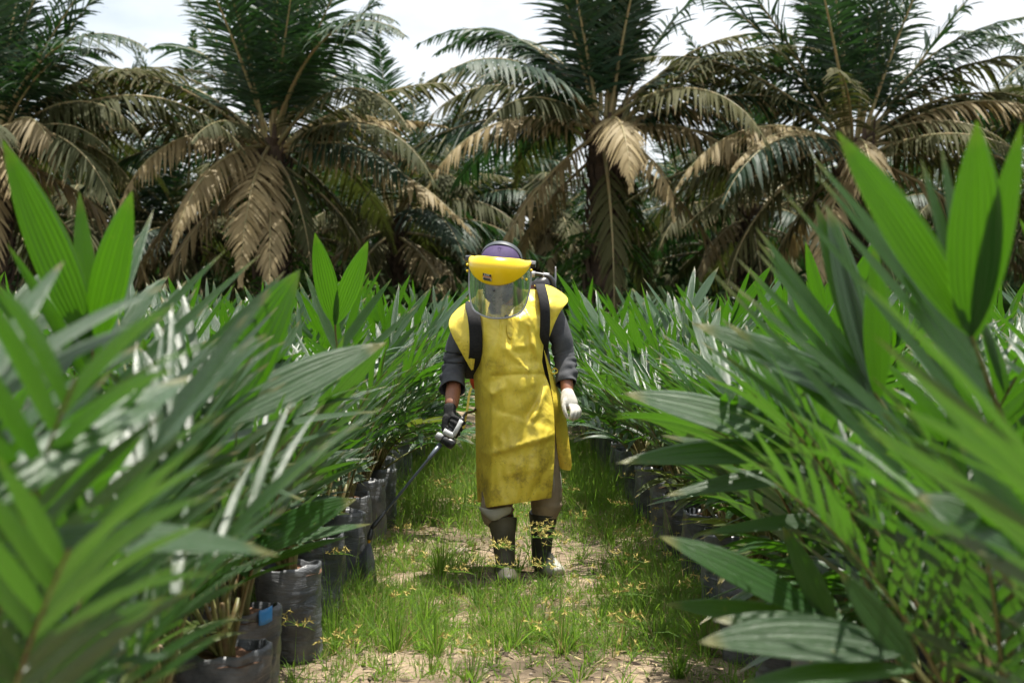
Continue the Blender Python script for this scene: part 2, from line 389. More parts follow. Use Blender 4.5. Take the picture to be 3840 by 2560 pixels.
def trunk_mesh(h, seed):
    rg = np.random.default_rng(seed); parts = []
    v, f = tube([(0, 0, -.1), (0, 0, h*.5), (0, 0, h)], [.36, .33, .36], 14, 8, disp=lambda t, a: .02*math.sin(5*a+9*t)); parts.append((v, f))
    k = 0
    for i in range(int(h*26)):
        z = .25 + i*(h-.2)/(h*26); a = k*2.399; k += 1
        d = np.array([math.cos(a), math.sin(a), 0]); b = d*.3 + [0, 0, z]; L = rg.uniform(.22, .42)
        v, f = tube([b, b + d*L*.5 + [0, 0, L*.35], b + d*L*.62 + [0, 0, L*.95]], [(.10, .05), (.07, .035), (.05, .02)], 5, up=(0, 0, 1)); parts.append((v, f))
    return join(parts)
TR = []
for i in range(3): V, F = trunk_mesh(4.0, i); TR.append(new_mesh('trunk', V, F, BARK, False))
def fern_mass(n, h0, h1, r, rg, mat=FERN, name='fern'):
    B = []; D = []; N = []
    for i in range(n):
        a = rg.uniform(0, 6.283); z = rg.uniform(h0, h1); d = np.array([math.cos(a), math.sin(a), rg.uniform(.1, .6)])
        b0 = np.array([math.cos(a)*r, math.sin(a)*r, z]); L = rg.uniform(.5, 1.1)
        for k in range(12):
            t = (k+1)/12; p = b0 + d*L*t + DOWN*L*.7*t*t; sd = np.cross(unit(d), [0, 0, 1])
            for q in (-1, 1): B.append(p); D.append(sd*q + d*.5 + DOWN*.3); N.append([0, 0, 1.] + rg.normal(0, .3, 3))
    V, F, U = leaves(B, D, N, rg.uniform(.12, .26, len(B)), .055, .3, 2, 2, 0)
    return new_mesh(name, V, F, mat, True, U)
FERNS = [fern_mass(60, .3, 3.6, .42, np.random.default_rng(20+i)) for i in range(2)]
def palm(px, py, Y, seed, label, group=None, n=34, heroes=(), fern=False, scale=1.0, dens=(9, 10, 9, 6)):
    rg = np.random.default_rng(seed); c = P(px, py, Y); h = max(c[2], 1.5)
    root = tag(empty('oil_palm', (c[0], Y, 0)), label, 'palm tree', group)
    tr = link('trunk', TR[seed % 3], root); tr.scale = (scale, scale, (h+.1)/4.0)
    if fern:
        fo = link('fern', FERNS[seed % 2], root); fo.scale = (1, 1, h/4.3); tag(fo, kind='stuff')
    k = rg.uniform(0, 6)
    plan = ['A']*dens[0] + ['B']*dens[1] + (['C'] if Y < 40 else ['G'])*dens[2] + ['D']*dens[3] + ['E']*(6 if Y < 40 else 4) + ['G']*(8 if Y < 40 else 2)
    for i, ty in enumerate(plan):
        k += 2.399 + rg.normal(0, .15)
        if Y < 40 and ty in 'BG' and math.sin(k) < -.80: k += 1.1
        me = LIB[ty][rg.integers(len(LIB[ty]))]
        o = link('frond', me, root); z0 = h + {'A': .15, 'B': .0, 'C': -.2, 'D': -.4, 'E': -.5, 'G': -.1}[ty]
        z0 += rg.uniform(-.25, .25); o.location = (.22*math.cos(k), .22*math.sin(k), z0); o.rotation_euler = (0, 0, k)
        s = scale*rg.uniform(.78, 1.14); o.scale = (s, s, s)
    for (az, el, bd, L, hang, mt) in heroes:
        me = frond_mesh('frond', {'t': PTAN, 'g': PGREEN, 'o': POLIVE}[mt], R(el), R(bd), L, hang, rg, leafL={'t': .56, 'o': .68, 'g': 1.0}[mt], n=58)
        o = link('frond', me, root); a = R(az); o.location = (.25*math.cos(a), .25*math.sin(a), h-.1); o.rotation_euler = (0, 0, a)
    return root
# hero fronds: azimuth (0 = right, -90 = towards the camera), elevation, bend, length, hang, colour
palm(625, 330, 36, 1, 'oil palm left of the worker with three tan fronds hanging straight down', fern=True, dens=(11, 6, 4, 2), heroes=[
    (-128, 12, 84, 5.2, .6, 't'), (-112, -8, 66, 5.2, .5, 't'), (-93, -24, 60, 5.0, .18, 't'), (-34, -4, 44, 6.6, .45, 't'), (-12, 20, 36, 4.4, .35, 't'), (-5, 4, 30, 4.3, .6, 't'),
    (170, 48, 86, 5.9, .45, 'o'), (-172, 22, 52, 4.6, .5, 'o'), (30, 45, 95, 4.0, .4, 't'), (140, 62, 70, 6.0, .2, 'g'), (100, 78, 20, 6.6, .02, 'g'), (60, 80, 15, 6.6, .02, 'g'), (-75, 74, 20, 6.4, .02, 'g'), (-110, 70, 30, 6.2, .04, 'g')])
palm(1385, 290, 36, 2, 'oil palm right behind the worker with a fern covered trunk', fern=True, dens=(12, 7, 4, 1), heroes=[
    (180, 52, 112, 5.8, .5, 'o'), (-165, 40, 105, 5.2, .55, 'o'), (-150, 12, 80, 5.6, .55, 't'), (-85, 10, 90, 4.6, .45, 't'), (-8, 22, 50, 6.2, .6, 't'), (-30, 6, 75, 4.8, .6, 't'),
    (10, 55, 75, 6.4, .35, 'o'), (165, 68, 100, 6.0, .3, 'g'), (20, 66, 40, 6.6, .1, 'g'), (-60, 76, 20, 6.4, .02, 'g'), (-120, 72, 25, 6.2, .02, 'g')])
palm(1960, 330, 35, 3, 'oil palm on the right with a steep frond leaning up right', fern=True, dens=(12, 6, 4, 3), heroes=[
    (-5, 58, 12, 6.6, .03, 'g'), (175, 64, 50, 6.6, .1, 'g'), (-172, 46, 62, 6.0, .5, 'o'), (-150, 18, 78, 5.8, .6, 't'), (-95, 10, 110, 3.4, .6, 't'), (-140, 14, 62, 4.6, .6, 't'), (-20, 34, 70, 5.0, .6, 't'), (-170, 0, 35, 5.8, .55, 'o'), (-155, -12, 30, 5.2, .5, 'o'), (5, 40, 80, 5.2, .5, 'g')])
palm(-10, 330, 34, 4, 'oil palm cut by the left edge of the frame', dens=(11, 9, 6, 3), heroes=[(-20, 42, 100, 4.4, .6, 'o'), (-50, 30, 105, 4.0, .6, 't'), (-10, 16, 85, 3.9, .6, 'o'), (-60, 0, 70, 3.8, .55, 't'), (10, 66, 20, 5.6, .1, 'g')])
palm(2560, 300, 35, 5, 'oil palm reaching in from beyond the right edge of the frame', dens=(7, 8, 6, 3))
pr = random.Random(9); BACK = 'oil palms standing behind the front row of palms'
ORD = ['first', 'second', 'third', 'fourth', 'fifth', 'sixth', 'seventh', 'eighth', 'ninth', 'tenth', 'eleventh', 'twelfth', 'thirteenth', 'fourteenth', 'fifteenth', 'sixteenth', 'seventeenth', 'eighteenth', 'nineteenth', 'twentieth']
ORD += ['twenty-' + o for o in ORD[:9]] + ['thirtieth']
for rw, (Y, xs, pyv) in enumerate(((44, (215, 450, 930, 1700, 2260), 505), (52, (40, 700, 1010, 1260, 1640, 2060, 2440), 530), (61, (180, 520, 800, 1120, 1480, 1860, 2250), 560), (72, (60, 330, 680, 980, 1300, 1620, 1980, 2300), 585))):
    for i, x in enumerate(xs):
        palm(x + pr.uniform(-25, 25), pyv + pr.uniform(-22, 22), Y, 30 + i + Y, f'shaded oil palm, {ORD[i]} from the left in the {ORD[rw+1]} row behind the front palms', BACK, dens=(6, 8, 9, 6) if Y < 60 else (5, 7, 8, 4), scale=.92)
# understorey among and behind the trunks
rgu = np.random.default_rng(77)
def bush(n, rx, ry, h, leaf, wd, rg, mat, name='crown'):
    B = np.stack([rg.normal(0, rx*.45, n), rg.normal(0, ry*.45, n), np.abs(rg.beta(2, 2, n))*h], 1)
    D = rg.normal(0, 1, (n, 3)) + [0, 0, .4]; N = rg.normal(0, .6, (n, 3)) + [0, 0, 1]
    V, F, U = leaves(B, D, N, rg.uniform(.6, 1.2, n)*leaf, wd, .35, 3, 2, 0, prof='broad'); return new_mesh(name, V, F, mat, True, U)
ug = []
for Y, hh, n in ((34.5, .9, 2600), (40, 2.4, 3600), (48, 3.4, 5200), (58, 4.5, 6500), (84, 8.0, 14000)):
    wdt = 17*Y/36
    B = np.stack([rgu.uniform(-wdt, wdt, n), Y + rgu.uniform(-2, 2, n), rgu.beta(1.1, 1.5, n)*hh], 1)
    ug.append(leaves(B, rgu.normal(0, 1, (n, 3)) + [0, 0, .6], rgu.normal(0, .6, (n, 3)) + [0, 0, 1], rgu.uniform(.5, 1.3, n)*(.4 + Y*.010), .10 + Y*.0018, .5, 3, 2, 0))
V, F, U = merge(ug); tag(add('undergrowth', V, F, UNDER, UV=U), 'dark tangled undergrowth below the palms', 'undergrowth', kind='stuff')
for (px, py, Y, w_, h_, mat, lb) in ((800, 620, 30, .7, 1.6, FERN, 'pale green leafy shrub below the left palm, between two tall leaf blades'), (1150, 640, 31, 1.2, 1.3, PTAN, 'dry tan bush behind the hood of the worker')):
    c = P(px, py, Y); rt = tag(empty('shrub', (c[0], Y, 0)), lb, 'shrub')
    link('crown', bush(420, w_, w_*.6, h_ + .6, .24, .13, rgu, mat), rt)
    v, f = tube([(0, 0, 0), (.03, 0, h_*.8)], [.04, .015], 6); add('stem', v, f, BARK, rt)

# ------------------------------------------------------------------ potted seedlings
PH, PR = .335, .118
def bag_mesh(seed):
    rg = random.Random(seed); n = 40; zs = [0, .006] + [.02*i for i in range(1, 17)] + [PH]; V = []
    ph = [rg.uniform(0, 6) for _ in range(6)]; lean = rg.uniform(-.008, .008)
    for i, z in enumerate(zs):
        t = z/PH; r = PR*(.90 if i == 0 else .95 + .07*math.sin(t*2.6))
        for k in range(n):
            a = 2*math.pi*k/n
            d = .0055*math.sin(2*a+ph[0]+5*t) + .0022*math.sin(9*a+ph[1]-11*t) - .0045*abs(math.sin(17*t+ph[2]+1.5*math.sin(2*a+ph[3])))
            if t > .85: d += .006*math.sin(7*a+ph[3])*(t-.85)/.15
            zz = z + (.007*math.sin(2*a+ph[4]) + .003*math.sin(9*a+ph[5]) if i == len(zs)-1 else 0)
            V.append(((r+d)*math.cos(a)+lean*t, (r+d)*math.sin(a), zz))
    m = len(zs); inner = []
    for z, r in ((PH-.006, .965), (PH-.05, .93)):
        for k in range(n):
            a = 2*math.pi*k/n; o = V[(m-1)*n+k]; inner.append((o[0]*r, o[1]*r, (o[2] if z > PH-.02 else z)-.001))
    V += inner; m += 2
    F = [(i*n+k, i*n+(k+1) % n, (i+1)*n+(k+1) % n, (i+1)*n+k) for i in range(m-1) for k in range(n)]
    return new_mesh('pot', V, F, BAG)
BAGS = [bag_mesh(i) for i in range(6)]
def soil_mesh(seed):
    rg = random.Random(seed); n = 24; V = [(0, 0, PH-.02)]; F = []
    for j in range(1, 7):
        for k in range(n):
            a = 2*math.pi*k/n; r = PR*.965*j/6; V.append((r*math.cos(a), r*math.sin(a), PH-.028+rg.uniform(-.006, .008)))
    for k in range(n): F.append((0, 1+k, 1+(k+1) % n))
    for j in range(5):
        for k in range(n): F.append((1+j*n+k, 1+(j+1)*n+k, 1+(j+1)*n+(k+1) % n, 1+j*n+(k+1) % n))
    return new_mesh('soil', V, F, SOIL)
SOILS = [soil_mesh(i) for i in range(3)]
def stem_mesh(seed):
    rg = random.Random(seed); ps = []
    for i in range(7):
        a = i*2.4+rg.uniform(-.3, .3); d = np.array([math.cos(a), math.sin(a), 0.])
        b = np.array([0, 0, PH-.035]) + d*.012
        ps.append(tube([b, b+d*.012+[0, 0, .07], b+d*.045+[0, 0, rg.uniform(.13, .2)]], [(.020, .012), (.014, .009), (.006, .004)], 6, 5))
    v, f = join(ps); return new_mesh('stem', v, f, STALK)
STEMS = [stem_mesh(i) for i in range(3)]

class Frond: pass
def seed_frond(elev, bend, L, rg, npair=9, leafL=.38, W=.034, vtip=True, mat=LEAF, tip_w=.06, hang=.18, pet=.3):
    """young frond: bare petiole, leaflet pairs, a broad pleated pair at the tip; +X outwards, base at the origin"""
    f = Frond(); C, t = frond_curve(elev, bend, L, 14, 1.4)
    C[:, 1] += rg.uniform(-.06, .06)*L*t**2
    T = unit(np.gradient(C, axis=0))
    f.lf = []
    def at(k):
        i = min(k, .999)*(len(C)-1); j = int(i); q = i-j
        tg = unit(T[j]*(1-q)+T[j+1]*q); sv = unit(np.cross(tg, [0, 0, 1])); return C[j]*(1-q)+C[j+1]*q, tg, sv, unit(np.cross(sv, tg))
    for i in range(npair):
        for sd in (-1, 1):
            k = pet + (1-pet)*(i + rg.uniform(-.2, .2) + (.25 if sd > 0 else 0))/(npair + (.6 if vtip else 0))
            p, tg, sv, up = at(min(.985, max(pet, k)))
            d = sv*sd*(1.0 - .35*i/npair) + tg*(.80 + .5*i/npair + rg.normal(0, .10)) + up*(.28 + rg.normal(0, .12))
            ll = leafL*(.55 + .45*math.sin(math.pi*(.25 + .65*i/npair)))*rg.uniform(.85, 1.15)
            f.lf.append(leaves([p], [d], [up + .25*rg.normal(0, 1, 3)], [ll], [W*rg.uniform(.8, 1.25)], [max(0, hang + rg.normal(0, .08))], 6, 3, .22))
    if vtip:
        for sd in (-1, 1):
            p, tg, sv, up = at(.98)
            d = tg + sv*sd*rg.uniform(.16, .34) + up*.1
            f.lf.append(leaves([p], [d], [up + sv*sd*.25], [leafL*rg.uniform(.9, 1.1)], [tip_w*rg.uniform(.8, 1.15)], [hang*.55], 8, 7, .16, .055, 'broad'))
    rr = [max(.0022, .0075*(1-x)**.8) for x in t]
    f.rc = quads_tube(C, rr, 5); f.C = C; f.mat = mat
    V, F, U = merge(f.lf + [f.rc]); f.pts = V[::9]
    f.joined = new_mesh('frond', V, F, [mat, STALK], True, U)
    idx = np.zeros(len(F), dtype=np.int32); idx[sum(len(x[1]) for x in f.lf):] = 1; f.joined.polygons.foreach_set('material_index', idx)
    f.rach = new_mesh('frond', f.rc[0], f.rc[1], STALK, True, f.rc[2]); f.lm = None
    return f
rgs = np.random.default_rng(12)
SF = []
for i in range(7): SF.append(('up', seed_frond(R(rgs.uniform(70, 84)), R(rgs.uniform(8, 30)), rgs.uniform(.80, .98), rgs, 9, .36, .032, True, BROAD if i % 2 else LEAF, (.066, .045)[i % 2], .08)))
for i in range(9): SF.append(('mid', seed_frond(R(rgs.uniform(54, 70)), R(rgs.uniform(28, 60)), rgs.uniform(.80, 1.0), rgs, 12, .36, .029, i % 3 == 0, LEAF, .046, .16)))
for i in range(7): SF.append(('low', seed_frond(R(rgs.uniform(34, 52)), R(rgs.uniform(40, 75)), rgs.uniform(.62, .82), rgs, 10, .32, .030, i % 3 == 0, LEAF if i % 4 else LEAFDK, .05, .26)))
for i in range(8): SF.append(('near', seed_frond(R(rgs.uniform(48, 80)), R(rgs.uniform(20, 60)), rgs.uniform(.75, .95), rgs, 14, .33, .0225, False, LEAF, .04, .16)))
for i in range(3): SF.append(('young', seed_frond(R(rgs.uniform(20, 40)), R(rgs.uniform(20, 45)), .42, rgs, 2, .30, .045, True, LEAFDK if i else BROAD, .085, .3, .45)))
def leaf_meshes(f):
    if f.lm is None: f.lm = [new_mesh('leaflet', v, q, f.mat, True, u) for v, q, u in f.lf]
    return f.lm
def put_frond(root, f, az, s, z0, split):
    o = link('frond', f.rach if split else f.joined, root)
    o.location = (.02*math.cos(az), .02*math.sin(az), z0); o.rotation_euler = (0, 0, az); o.scale = (s, s, s)
    if split:
        for me in leaf_meshes(f): link('leaflet', me, o)
    return o
# outline of the foliage in the photo, by depth, so that near plants leave the view down the lane open
LN = np.array([(250, -50), (330, 60), (430, 330), (600, 420), (640, 640), (780, 860), (900, 850), (1000, 830), (1140, 800), (1250, 770), (1290, 650), (1400, 560), (1568, 500)], float)
RN = np.array([(250, 2200), (280, 1960), (420, 1840), (520, 1740), (640, 1680), (745, 1600), (900, 1440), (1060, 1430), (1240, 1520), (1385, 1530), (1470, 1610), (1568, 1650)], float)
def allowed(W3, side, Y):
    px = VPX + FPX*W3[:, 0]/np.maximum(W3[:, 1], .05); py = HPY + FPX*(CAMH - W3[:, 2])/np.maximum(W3[:, 1], .05)
    if W3[:, 1].min() < .55: return False
    if Y < 5.6:
        if side < 0: lim = np.interp(py, LN[:, 0], LN[:, 1]); bad = (px > lim) | (py < 300)
        else: lim = np.interp(py, RN[:, 0], RN[:, 1]); bad = (px < lim) | (py < 265)
        tol = .035
    else:
        top = 640 if Y < 9 else 650
        if side < 0: bad = ((px > 1020) & (py < 1000) & (W3[:, 1] < 7.0)) | ((px > 1092) & (W3[:, 1] < 8)) | (py < top) | ((px > 900) & (py > 1030))
        else: bad = ((px < 1296) & (W3[:, 1] < 8)) | (py < top) | ((px < 1440) & (py > 1030))
        tol = .012 if Y < 7.3 else .05
    return bad.mean() < tol
PLANTS = []
rg = np.random.default_rng(5)
ups = [f for k, f in SF if k == 'up']; mids = [f for k, f in SF if k == 'mid']; lows = [f for k, f in SF if k == 'low']; yng = [f for k, f in SF if k == 'young']; nears = [f for k, f in SF if k == 'near']
def plant(x, y, side, row, idx, split, n=(3, 5, 4, 1)):
    root = empty('potted_oil_palm', (x, y, gz(x, y) if (abs(x) < 5 and 3 < y < 16) else 0), 0)
    link('pot', BAGS[rg.integers(6)], root).rotation_euler = (0, 0, rg.uniform(0, 6)); link('soil', SOILS[rg.integers(3)], root)
    st = link('stem', STEMS[rg.integers(3)], root)
    size = rg.uniform(.90, 1.07); az = rg.uniform(0, 6.28)
    pools = (nears, nears, nears + lows[:2], yng) if y < 3.35 else ((ups[:3] + nears, mids + nears, lows, yng) if y < 6 else (ups, mids + nears, lows, yng))
    for pool, cnt in zip(pools, n):
        for i in range(cnt):
            for tr_ in range(7 if y < 6 else 4):
                a = az + rg.normal(0, .25) + tr_*.9; f = pool[rg.integers(len(pool))]; s = size*rg.uniform(.86, 1.08)*(1 - .05*tr_)
                ca, sa = math.cos(a), math.sin(a); q = f.pts*s
                W3 = np.stack([q[:, 0]*ca - q[:, 1]*sa + x, q[:, 0]*sa + q[:, 1]*ca + y, q[:, 2] + PH - .02], 1)
                if allowed(W3, side, y): put_frond(root, f, a, s, PH - .02, split); break
            az += 2.399
    if side < 0: sn = 'left'
    else: sn = 'right'
    lb = f'potted palm seedling, {ORD[idx]} from the camera in {ORD[row]} row {sn} of the lane'; gp = f'potted palm seedlings {sn} of the grassy lane'
    tag(root, lb, 'potted palm', gp)
    PLANTS.append((root, x, y, side)); return root
for side in (-1, 1):
    x0 = -.735 if side < 0 else .93
    for row in range(11):
        x = x0 + side*row*.56; idx = 0
        ys = ([1.75, 2.45, 3.1, 3.72, 4.28, 5.02, 5.7, 6.35] if side < 0 else [1.8, 2.45, 3.1, 3.8, 4.45, 5.05, 5.75, 6.4]) + [7.0 + .64*i for i in range(20)]
        for y in ys:
            y = y + (.28 if row % 2 else 0) + rg.uniform(-.05, .05); xx = x + rg.uniform(-.035, .035)
            if abs(xx) > .385*y + .9 or y > 18.5: continue
            if row > 3 and y < 3.0: continue
            if y > 11 and row > 6 and idx % 2: idx += 1; continue
            sp = y < 6.0 and row < 4
            plant(xx, y, side, row, idx, sp, (2, 4, 3, 1) if y < 3.35 else ((3, 5, 5, 1) if y < 5 else (3, 6, 4, 1))); idx += 1
print('plants', len(PLANTS))

# foreground fronds placed one by one --------------------------------------------------
def near_plant(p, side):
    return min((q for q in PLANTS if q[3] == side), key=lambda q: (q[1]-p[0])**2 + (q[2]-p[1])**2)
def hero(side, rach, blades, mat=BROAD):
    """rach: points (px, py, Y) from tip to base; blades: (k along rachis 0=tip, tip px, py, Y, width m, bow, normal, broad)"""
    pts = np.array([P(*r) for r in rach]); pl = near_plant(pts[-1], side); root = pl[0]
    foot = np.array([pl[1], pl[2], PH]); base = np.array(root.location)
    path = smooth_path(np.vstack([pts, (pts[-1]+foot)/2 + [0, 0, .04], foot]), 20)
    m = len(pts)/(len(pts)+1.0)
    v, f, u = quads_tube(path[::-1] - base, [.0085 - .0055*i/19 for i in range(20)], 6)
    o = add('frond', v, f, STALK, root, UV=u)
    for (k, tx, ty, tY, W, bow, nrm, br) in blades:
        i = k*m*(len(path)-1); j = int(i); b = path[j]*(1-(i-j)) + path[min(j+1, 19)]*(i-j) - base
        d = P(tx, ty, tY) - base - b; L = np.linalg.norm(d)
        g = np.array([0, 0, -1.0])
        d2 = d + np.array([0, 0, 1.0])*bow*L
        v, f, u = leaves([b], [d2], [nrm], [np.linalg.norm(d2)], [W], [bow*L/np.linalg.norm(d2)], 14, 9 if br else 3, .12 if br else .25, .05 if br else 0, 'broad' if br else 'lance')
        add('leaflet', v, f, mat, o, UV=u)
F_, U_, H_ = (.1, -1, .25), (0, -.35, 1), (.0, -.8, .7)
def fan(side, rach, ks, tips, Y, W, bow, nrm, mat=LEAF):
    hero(side, rach, [(k, tx, ty, Y if np.isscalar(Y) else Y[i], W, bow, nrm, False) for i, (k, (tx, ty)) in enumerate(zip(ks, tips))], mat)
# left side
hero(-1, [(215, 800, 2.75), (214, 900, 2.8), (216, 1050, 2.9)], [(0, 12, 325, 2.48, .080, .03, (.5, -1, .1), True), (0, 307, 440, 2.52, .080, 0, (-.1, -1, .1), True), (.12, 186, 442, 2.7, .05, .0, F_, False),
    (.2, 356, 480, 3.0, .05, 0, (-.7, -1, .2), True), (.3, 20, 560, 2.6, .03, .05, H_, False), (.5, -40, 640, 2.6, .03, .06, H_, False), (.3, 520, 575, 2.8, .025, .04, H_, False), (.45, 600, 585, 2.9, .025, .05, H_, False), (.7, 640, 640, 2.9, .03, .05, H_, False), (.7, -60, 760, 2.6, .03, .08, H_, False), (.9, -60, 860, 2.6, .03, .08, H_, False)])
hero(-1, [(492, 965, 3.0), (440, 1035, 3.0), (360, 1150, 3.0)], [(0, 690, 620, 2.74, .135, .0, (-.2, -1, .35), True), (.1, 886, 787, 3.1, .10, .08, (.1, -.9, .8), True), (.35, 870, 945, 3.0, .042, .14, U_, False), (.3, 440, 700, 2.9, .035, 0, F_, False), (.5, 330, 770, 2.9, .035, .02, F_, False),
    (.5, 700, 1150, 2.9, .04, .14, U_, False), (.75, 690, 1060, 2.9, .04, .10, U_, False), (.8, 250, 850, 2.8, .035, .02, F_, False), (.8, 640, 1230, 2.9, .035, .10, U_, False)])
hero(-1, [(770, 745, 4.6), (772, 860, 4.7)], [(0, 724, 535, 4.42, .072, 0, F_, True), (0, 846, 553, 4.42, .070, 0, F_, True), (.3, 700, 620, 4.7, .03, .02, F_, False), (.3, 900, 640, 4.7, .03, .05, F_, False), (.6, 960, 700, 4.7, .03, .06, H_, False)])
hero(-1, [(-60, 1190, 1.45), (-80, 1300, 1.45)], [(0, 440, 862, 1.75, .115, .10, (-.35, -.6, .8), True), (0, -120, 900, 1.3, .06, .1, U_, True)])
hero(-1, [(-30, 1275, 1.5), (-80, 1400, 1.5)], [(0, 640, 1275, 1.75, .058, .22, (.0, -.75, .9), True), (.5, 330, 1480, 1.9, .035, .05, U_, True)])
hero(-1, [(95, 1600, 2.2), (60, 1700, 2.2)], [(0, 432, 1262, 2.3, .075, .06, (.5, -.8, .5), True), (0, 232, 1240, 2.3, .06, 0, F_, True), (.4, 336, 1478, 2.0, .035, .05, U_, False), (.4, 200, 1500, 1.9, .03, .16, U_, False)])
hero(-1, [(560, 1275, 3.6), (520, 1370, 3.65)], [(0, 818, 1146, 3.5, .11, .10, (-.1, -.7, .8), True), (0, 852, 1203, 3.6, .06, .09, U_, True), (.2, 800, 1232, 3.6, .05, .08, U_, True), (.4, 690, 1290, 3.5, .04, .10, U_, False)])
fan(-1, [(-30, 900, 1.6), (-60, 1000, 1.6)], [0, .2, .4, .6, .8, .9], [(150, 600), (390, 655), (380, 730), (330, 790), (260, 850), (180, 905)], 1.75, .028, .16, (0, -.5, 1))
# right side
hero(1, [(2235, 770, 2.15), (2275, 880, 2.2), (2330, 1060, 2.3)], [(0, 1922, 302, 2.0, .062, .07, (-.5, -.8, .5), True), (0, 2245, 276, 1.96, .090, 0, (.1, -1, .1), True), (.05, 2350, 280, 1.98, .05, 0, F_, True), (.06, 2163, 335, 2.2, .026, 0, F_, False), (.08, 2116, 362, 2.2, .026, 0, F_, False),
    (.25, 1858, 350, 2.2, .024, .05, H_, False), (.4, 1872, 396, 2.15, .026, .05, H_, False), (.55, 1880, 460, 2.1, .028, .05, H_, False), (.7, 1790, 430, 2.2, .022, .05, H_, False), (.85, 1665, 640, 2.2, .028, .06, H_, False), (1, 1625, 615, 2.2, .025, .08, H_, False)])
hero(1, [(2010, 900, 2.6), (2090, 1020, 2.65), (2200, 1180, 2.7)], [(0, 1873, 462, 2.6, .05, 0, F_, True), (.0, 1900, 470, 2.6, .075, .03, (.5, -.9, .3), True), (.1, 1735, 520, 2.6, .030, .04, H_, False), (.2, 1736, 548, 2.6, .03, .04, H_, False), (.3, 1738, 575, 2.5, .03, .04, H_, False), (.5, 1690, 590, 2.5, .03, .05, H_, False),
    (.15, 1590, 742, 2.5, .085, .08, (-.1, -.7, .7), True), (.6, 1660, 735, 2.5, .06, .06, H_, True), (.05, 2010, 560, 2.48, .055, 0, F_, True), (.8, 1640, 800, 2.5, .03, .06, H_, False), (.9, 2150, 640, 2.6, .03, 0, F_, False)])
hero(1, [(1850, 1015, 3.1), (1900, 1070, 3.1), (1980, 1180, 3.1)], [(0, 1432, 903, 3.0, .105, .06, (-.1, -.7, .8), True), (.2, 1416, 1064, 3.0, .065, .12, (-.1, -.8, .6), True), (.1, 1620, 860, 3.1, .04, .04, H_, False), (.4, 1525, 1140, 3.1, .05, .10, H_, True), (.5, 1520, 1000, 3.1, .04, .08, H_, False), (.7, 1600, 1230, 3.0, .04, .08, H_, False), (0, 1760, 780, 3.1, .04, .0, F_, False)])
hero(1, [(1900, 1420, 2.7), (1960, 1500, 2.7)], [(0, 1514, 1232, 2.6, .095, .06, (-.1, -.6, .9), True), (.2, 1522, 1390, 2.6, .05, .10, (-.1, -.8, .6), True), (.3, 1800, 1210, 2.7, .05, .03, F_, True), (.1, 1640, 1310, 2.7, .03, .08, U_, False)])
hero(1, [(2080, 1500, 2.2), (2160, 1600, 2.2)], [(0, 1606, 1478, 2.1, .085, .14, (-.1, -.7, .8), True), (0, 1640, 1425, 2.2, .06, .12, (-.1, -.7, .8), True), (.2, 1690, 1580, 2.1, .06, .08, U_, True), (.2, 1930, 1310, 2.2, .05, 0, F_, True)])
hero(1, [(2420, 1290, 1.75), (2450, 1400, 1.75)], [(0, 2105, 1140, 1.7, .062, .12, (0, -.8, .8), True), (0, 2130, 1235, 1.7, .04, .10, U_, True), (.3, 2250, 1270, 1.65, .03, .08, U_, True), (.3, 2200, 1000, 1.75, .045, 0, F_, False)])
# a strip of blue film caught on the rim of one bag, left
bp = near_plant(P(600, 1400, 4.28), -1)[0]
g = np.array([[(PR*1.04*math.cos(a), PR*1.04*math.sin(a), PH+.012-.045*t + .004*math.sin(9*a)) for a in np.linspace(-.95, -.55, 8)] for t in np.linspace(0, 1, 4)])
sheet(g, 'film_strip', BLUEPL, bp, .001, 0)

# ------------------------------------------------------------------ grass, sedges, litter
def dens(x, y):
    n = mnoise.noise(Vector((x*1.7, y*1.3, 1)))*.5 + .5; n2 = mnoise.noise(Vector((x*4.0, y*4.0, 5)))*.5 + .5
    d = .52 + .9*(n-.5) + .5*(n2-.5)
    if y < 5.1: d -= .40
    d += .08
    if 5.2 < y < 6.3: d += .26
    if 6.9 < y < 8.2: d -= .16 if x < .3 else .0
    if y > 8.4: d += .25
    if x < -.45 or x > .62: d += .10
    return d
gr = random.Random(3); B = []; D = []; N = []; LL = []; WW = []; DR = []
def tuft(x, y, n, h, w_, spread):
    z = gz(x, y)
    for _ in range(n):
        a = gr.uniform(0, 6.283); tl = abs(gr.gauss(0, spread)); r = gr.uniform(0, .025)
        B.append((x+r*math.cos(a), y+r*math.sin(a), z-.004)); D.append((tl*math.cos(a), tl*math.sin(a), 1)); N.append((math.cos(a)+gr.gauss(0, .5), math.sin(a)+gr.gauss(0, .5), .4))
        LL.append(h*gr.uniform(.45, 1.25)); WW.append(w_*gr.uniform(.6, 1.3)); DR.append(gr.uniform(.1, .75))
cnt = 0
for _ in range(10500):
    y = gr.uniform(4.3, 13.5) if gr.random() < .75 else gr.uniform(4.3, 7); x = gr.uniform(-1.0, 1.35) if y < 9 else gr.uniform(-1.1, 1.4)
    d = dens(x, y)
    if gr.random() > d: continue
    if (x+.0)**2 + (y-6.45)**2 < .04: continue
    h = .035 + .11*max(0, d)*gr.uniform(.3, 1.8) + (.09 if y > 8 else 0)
    if 5.3 < y < 6.5 and abs(x-.12) < .36: h *= .6
    if gr.random() < .22: h *= gr.uniform(1.3, 2.2)
    tuft(x, y, gr.randint(6, 14), h, .0032 if gr.random() < .7 else .0055, .60); cnt += 1
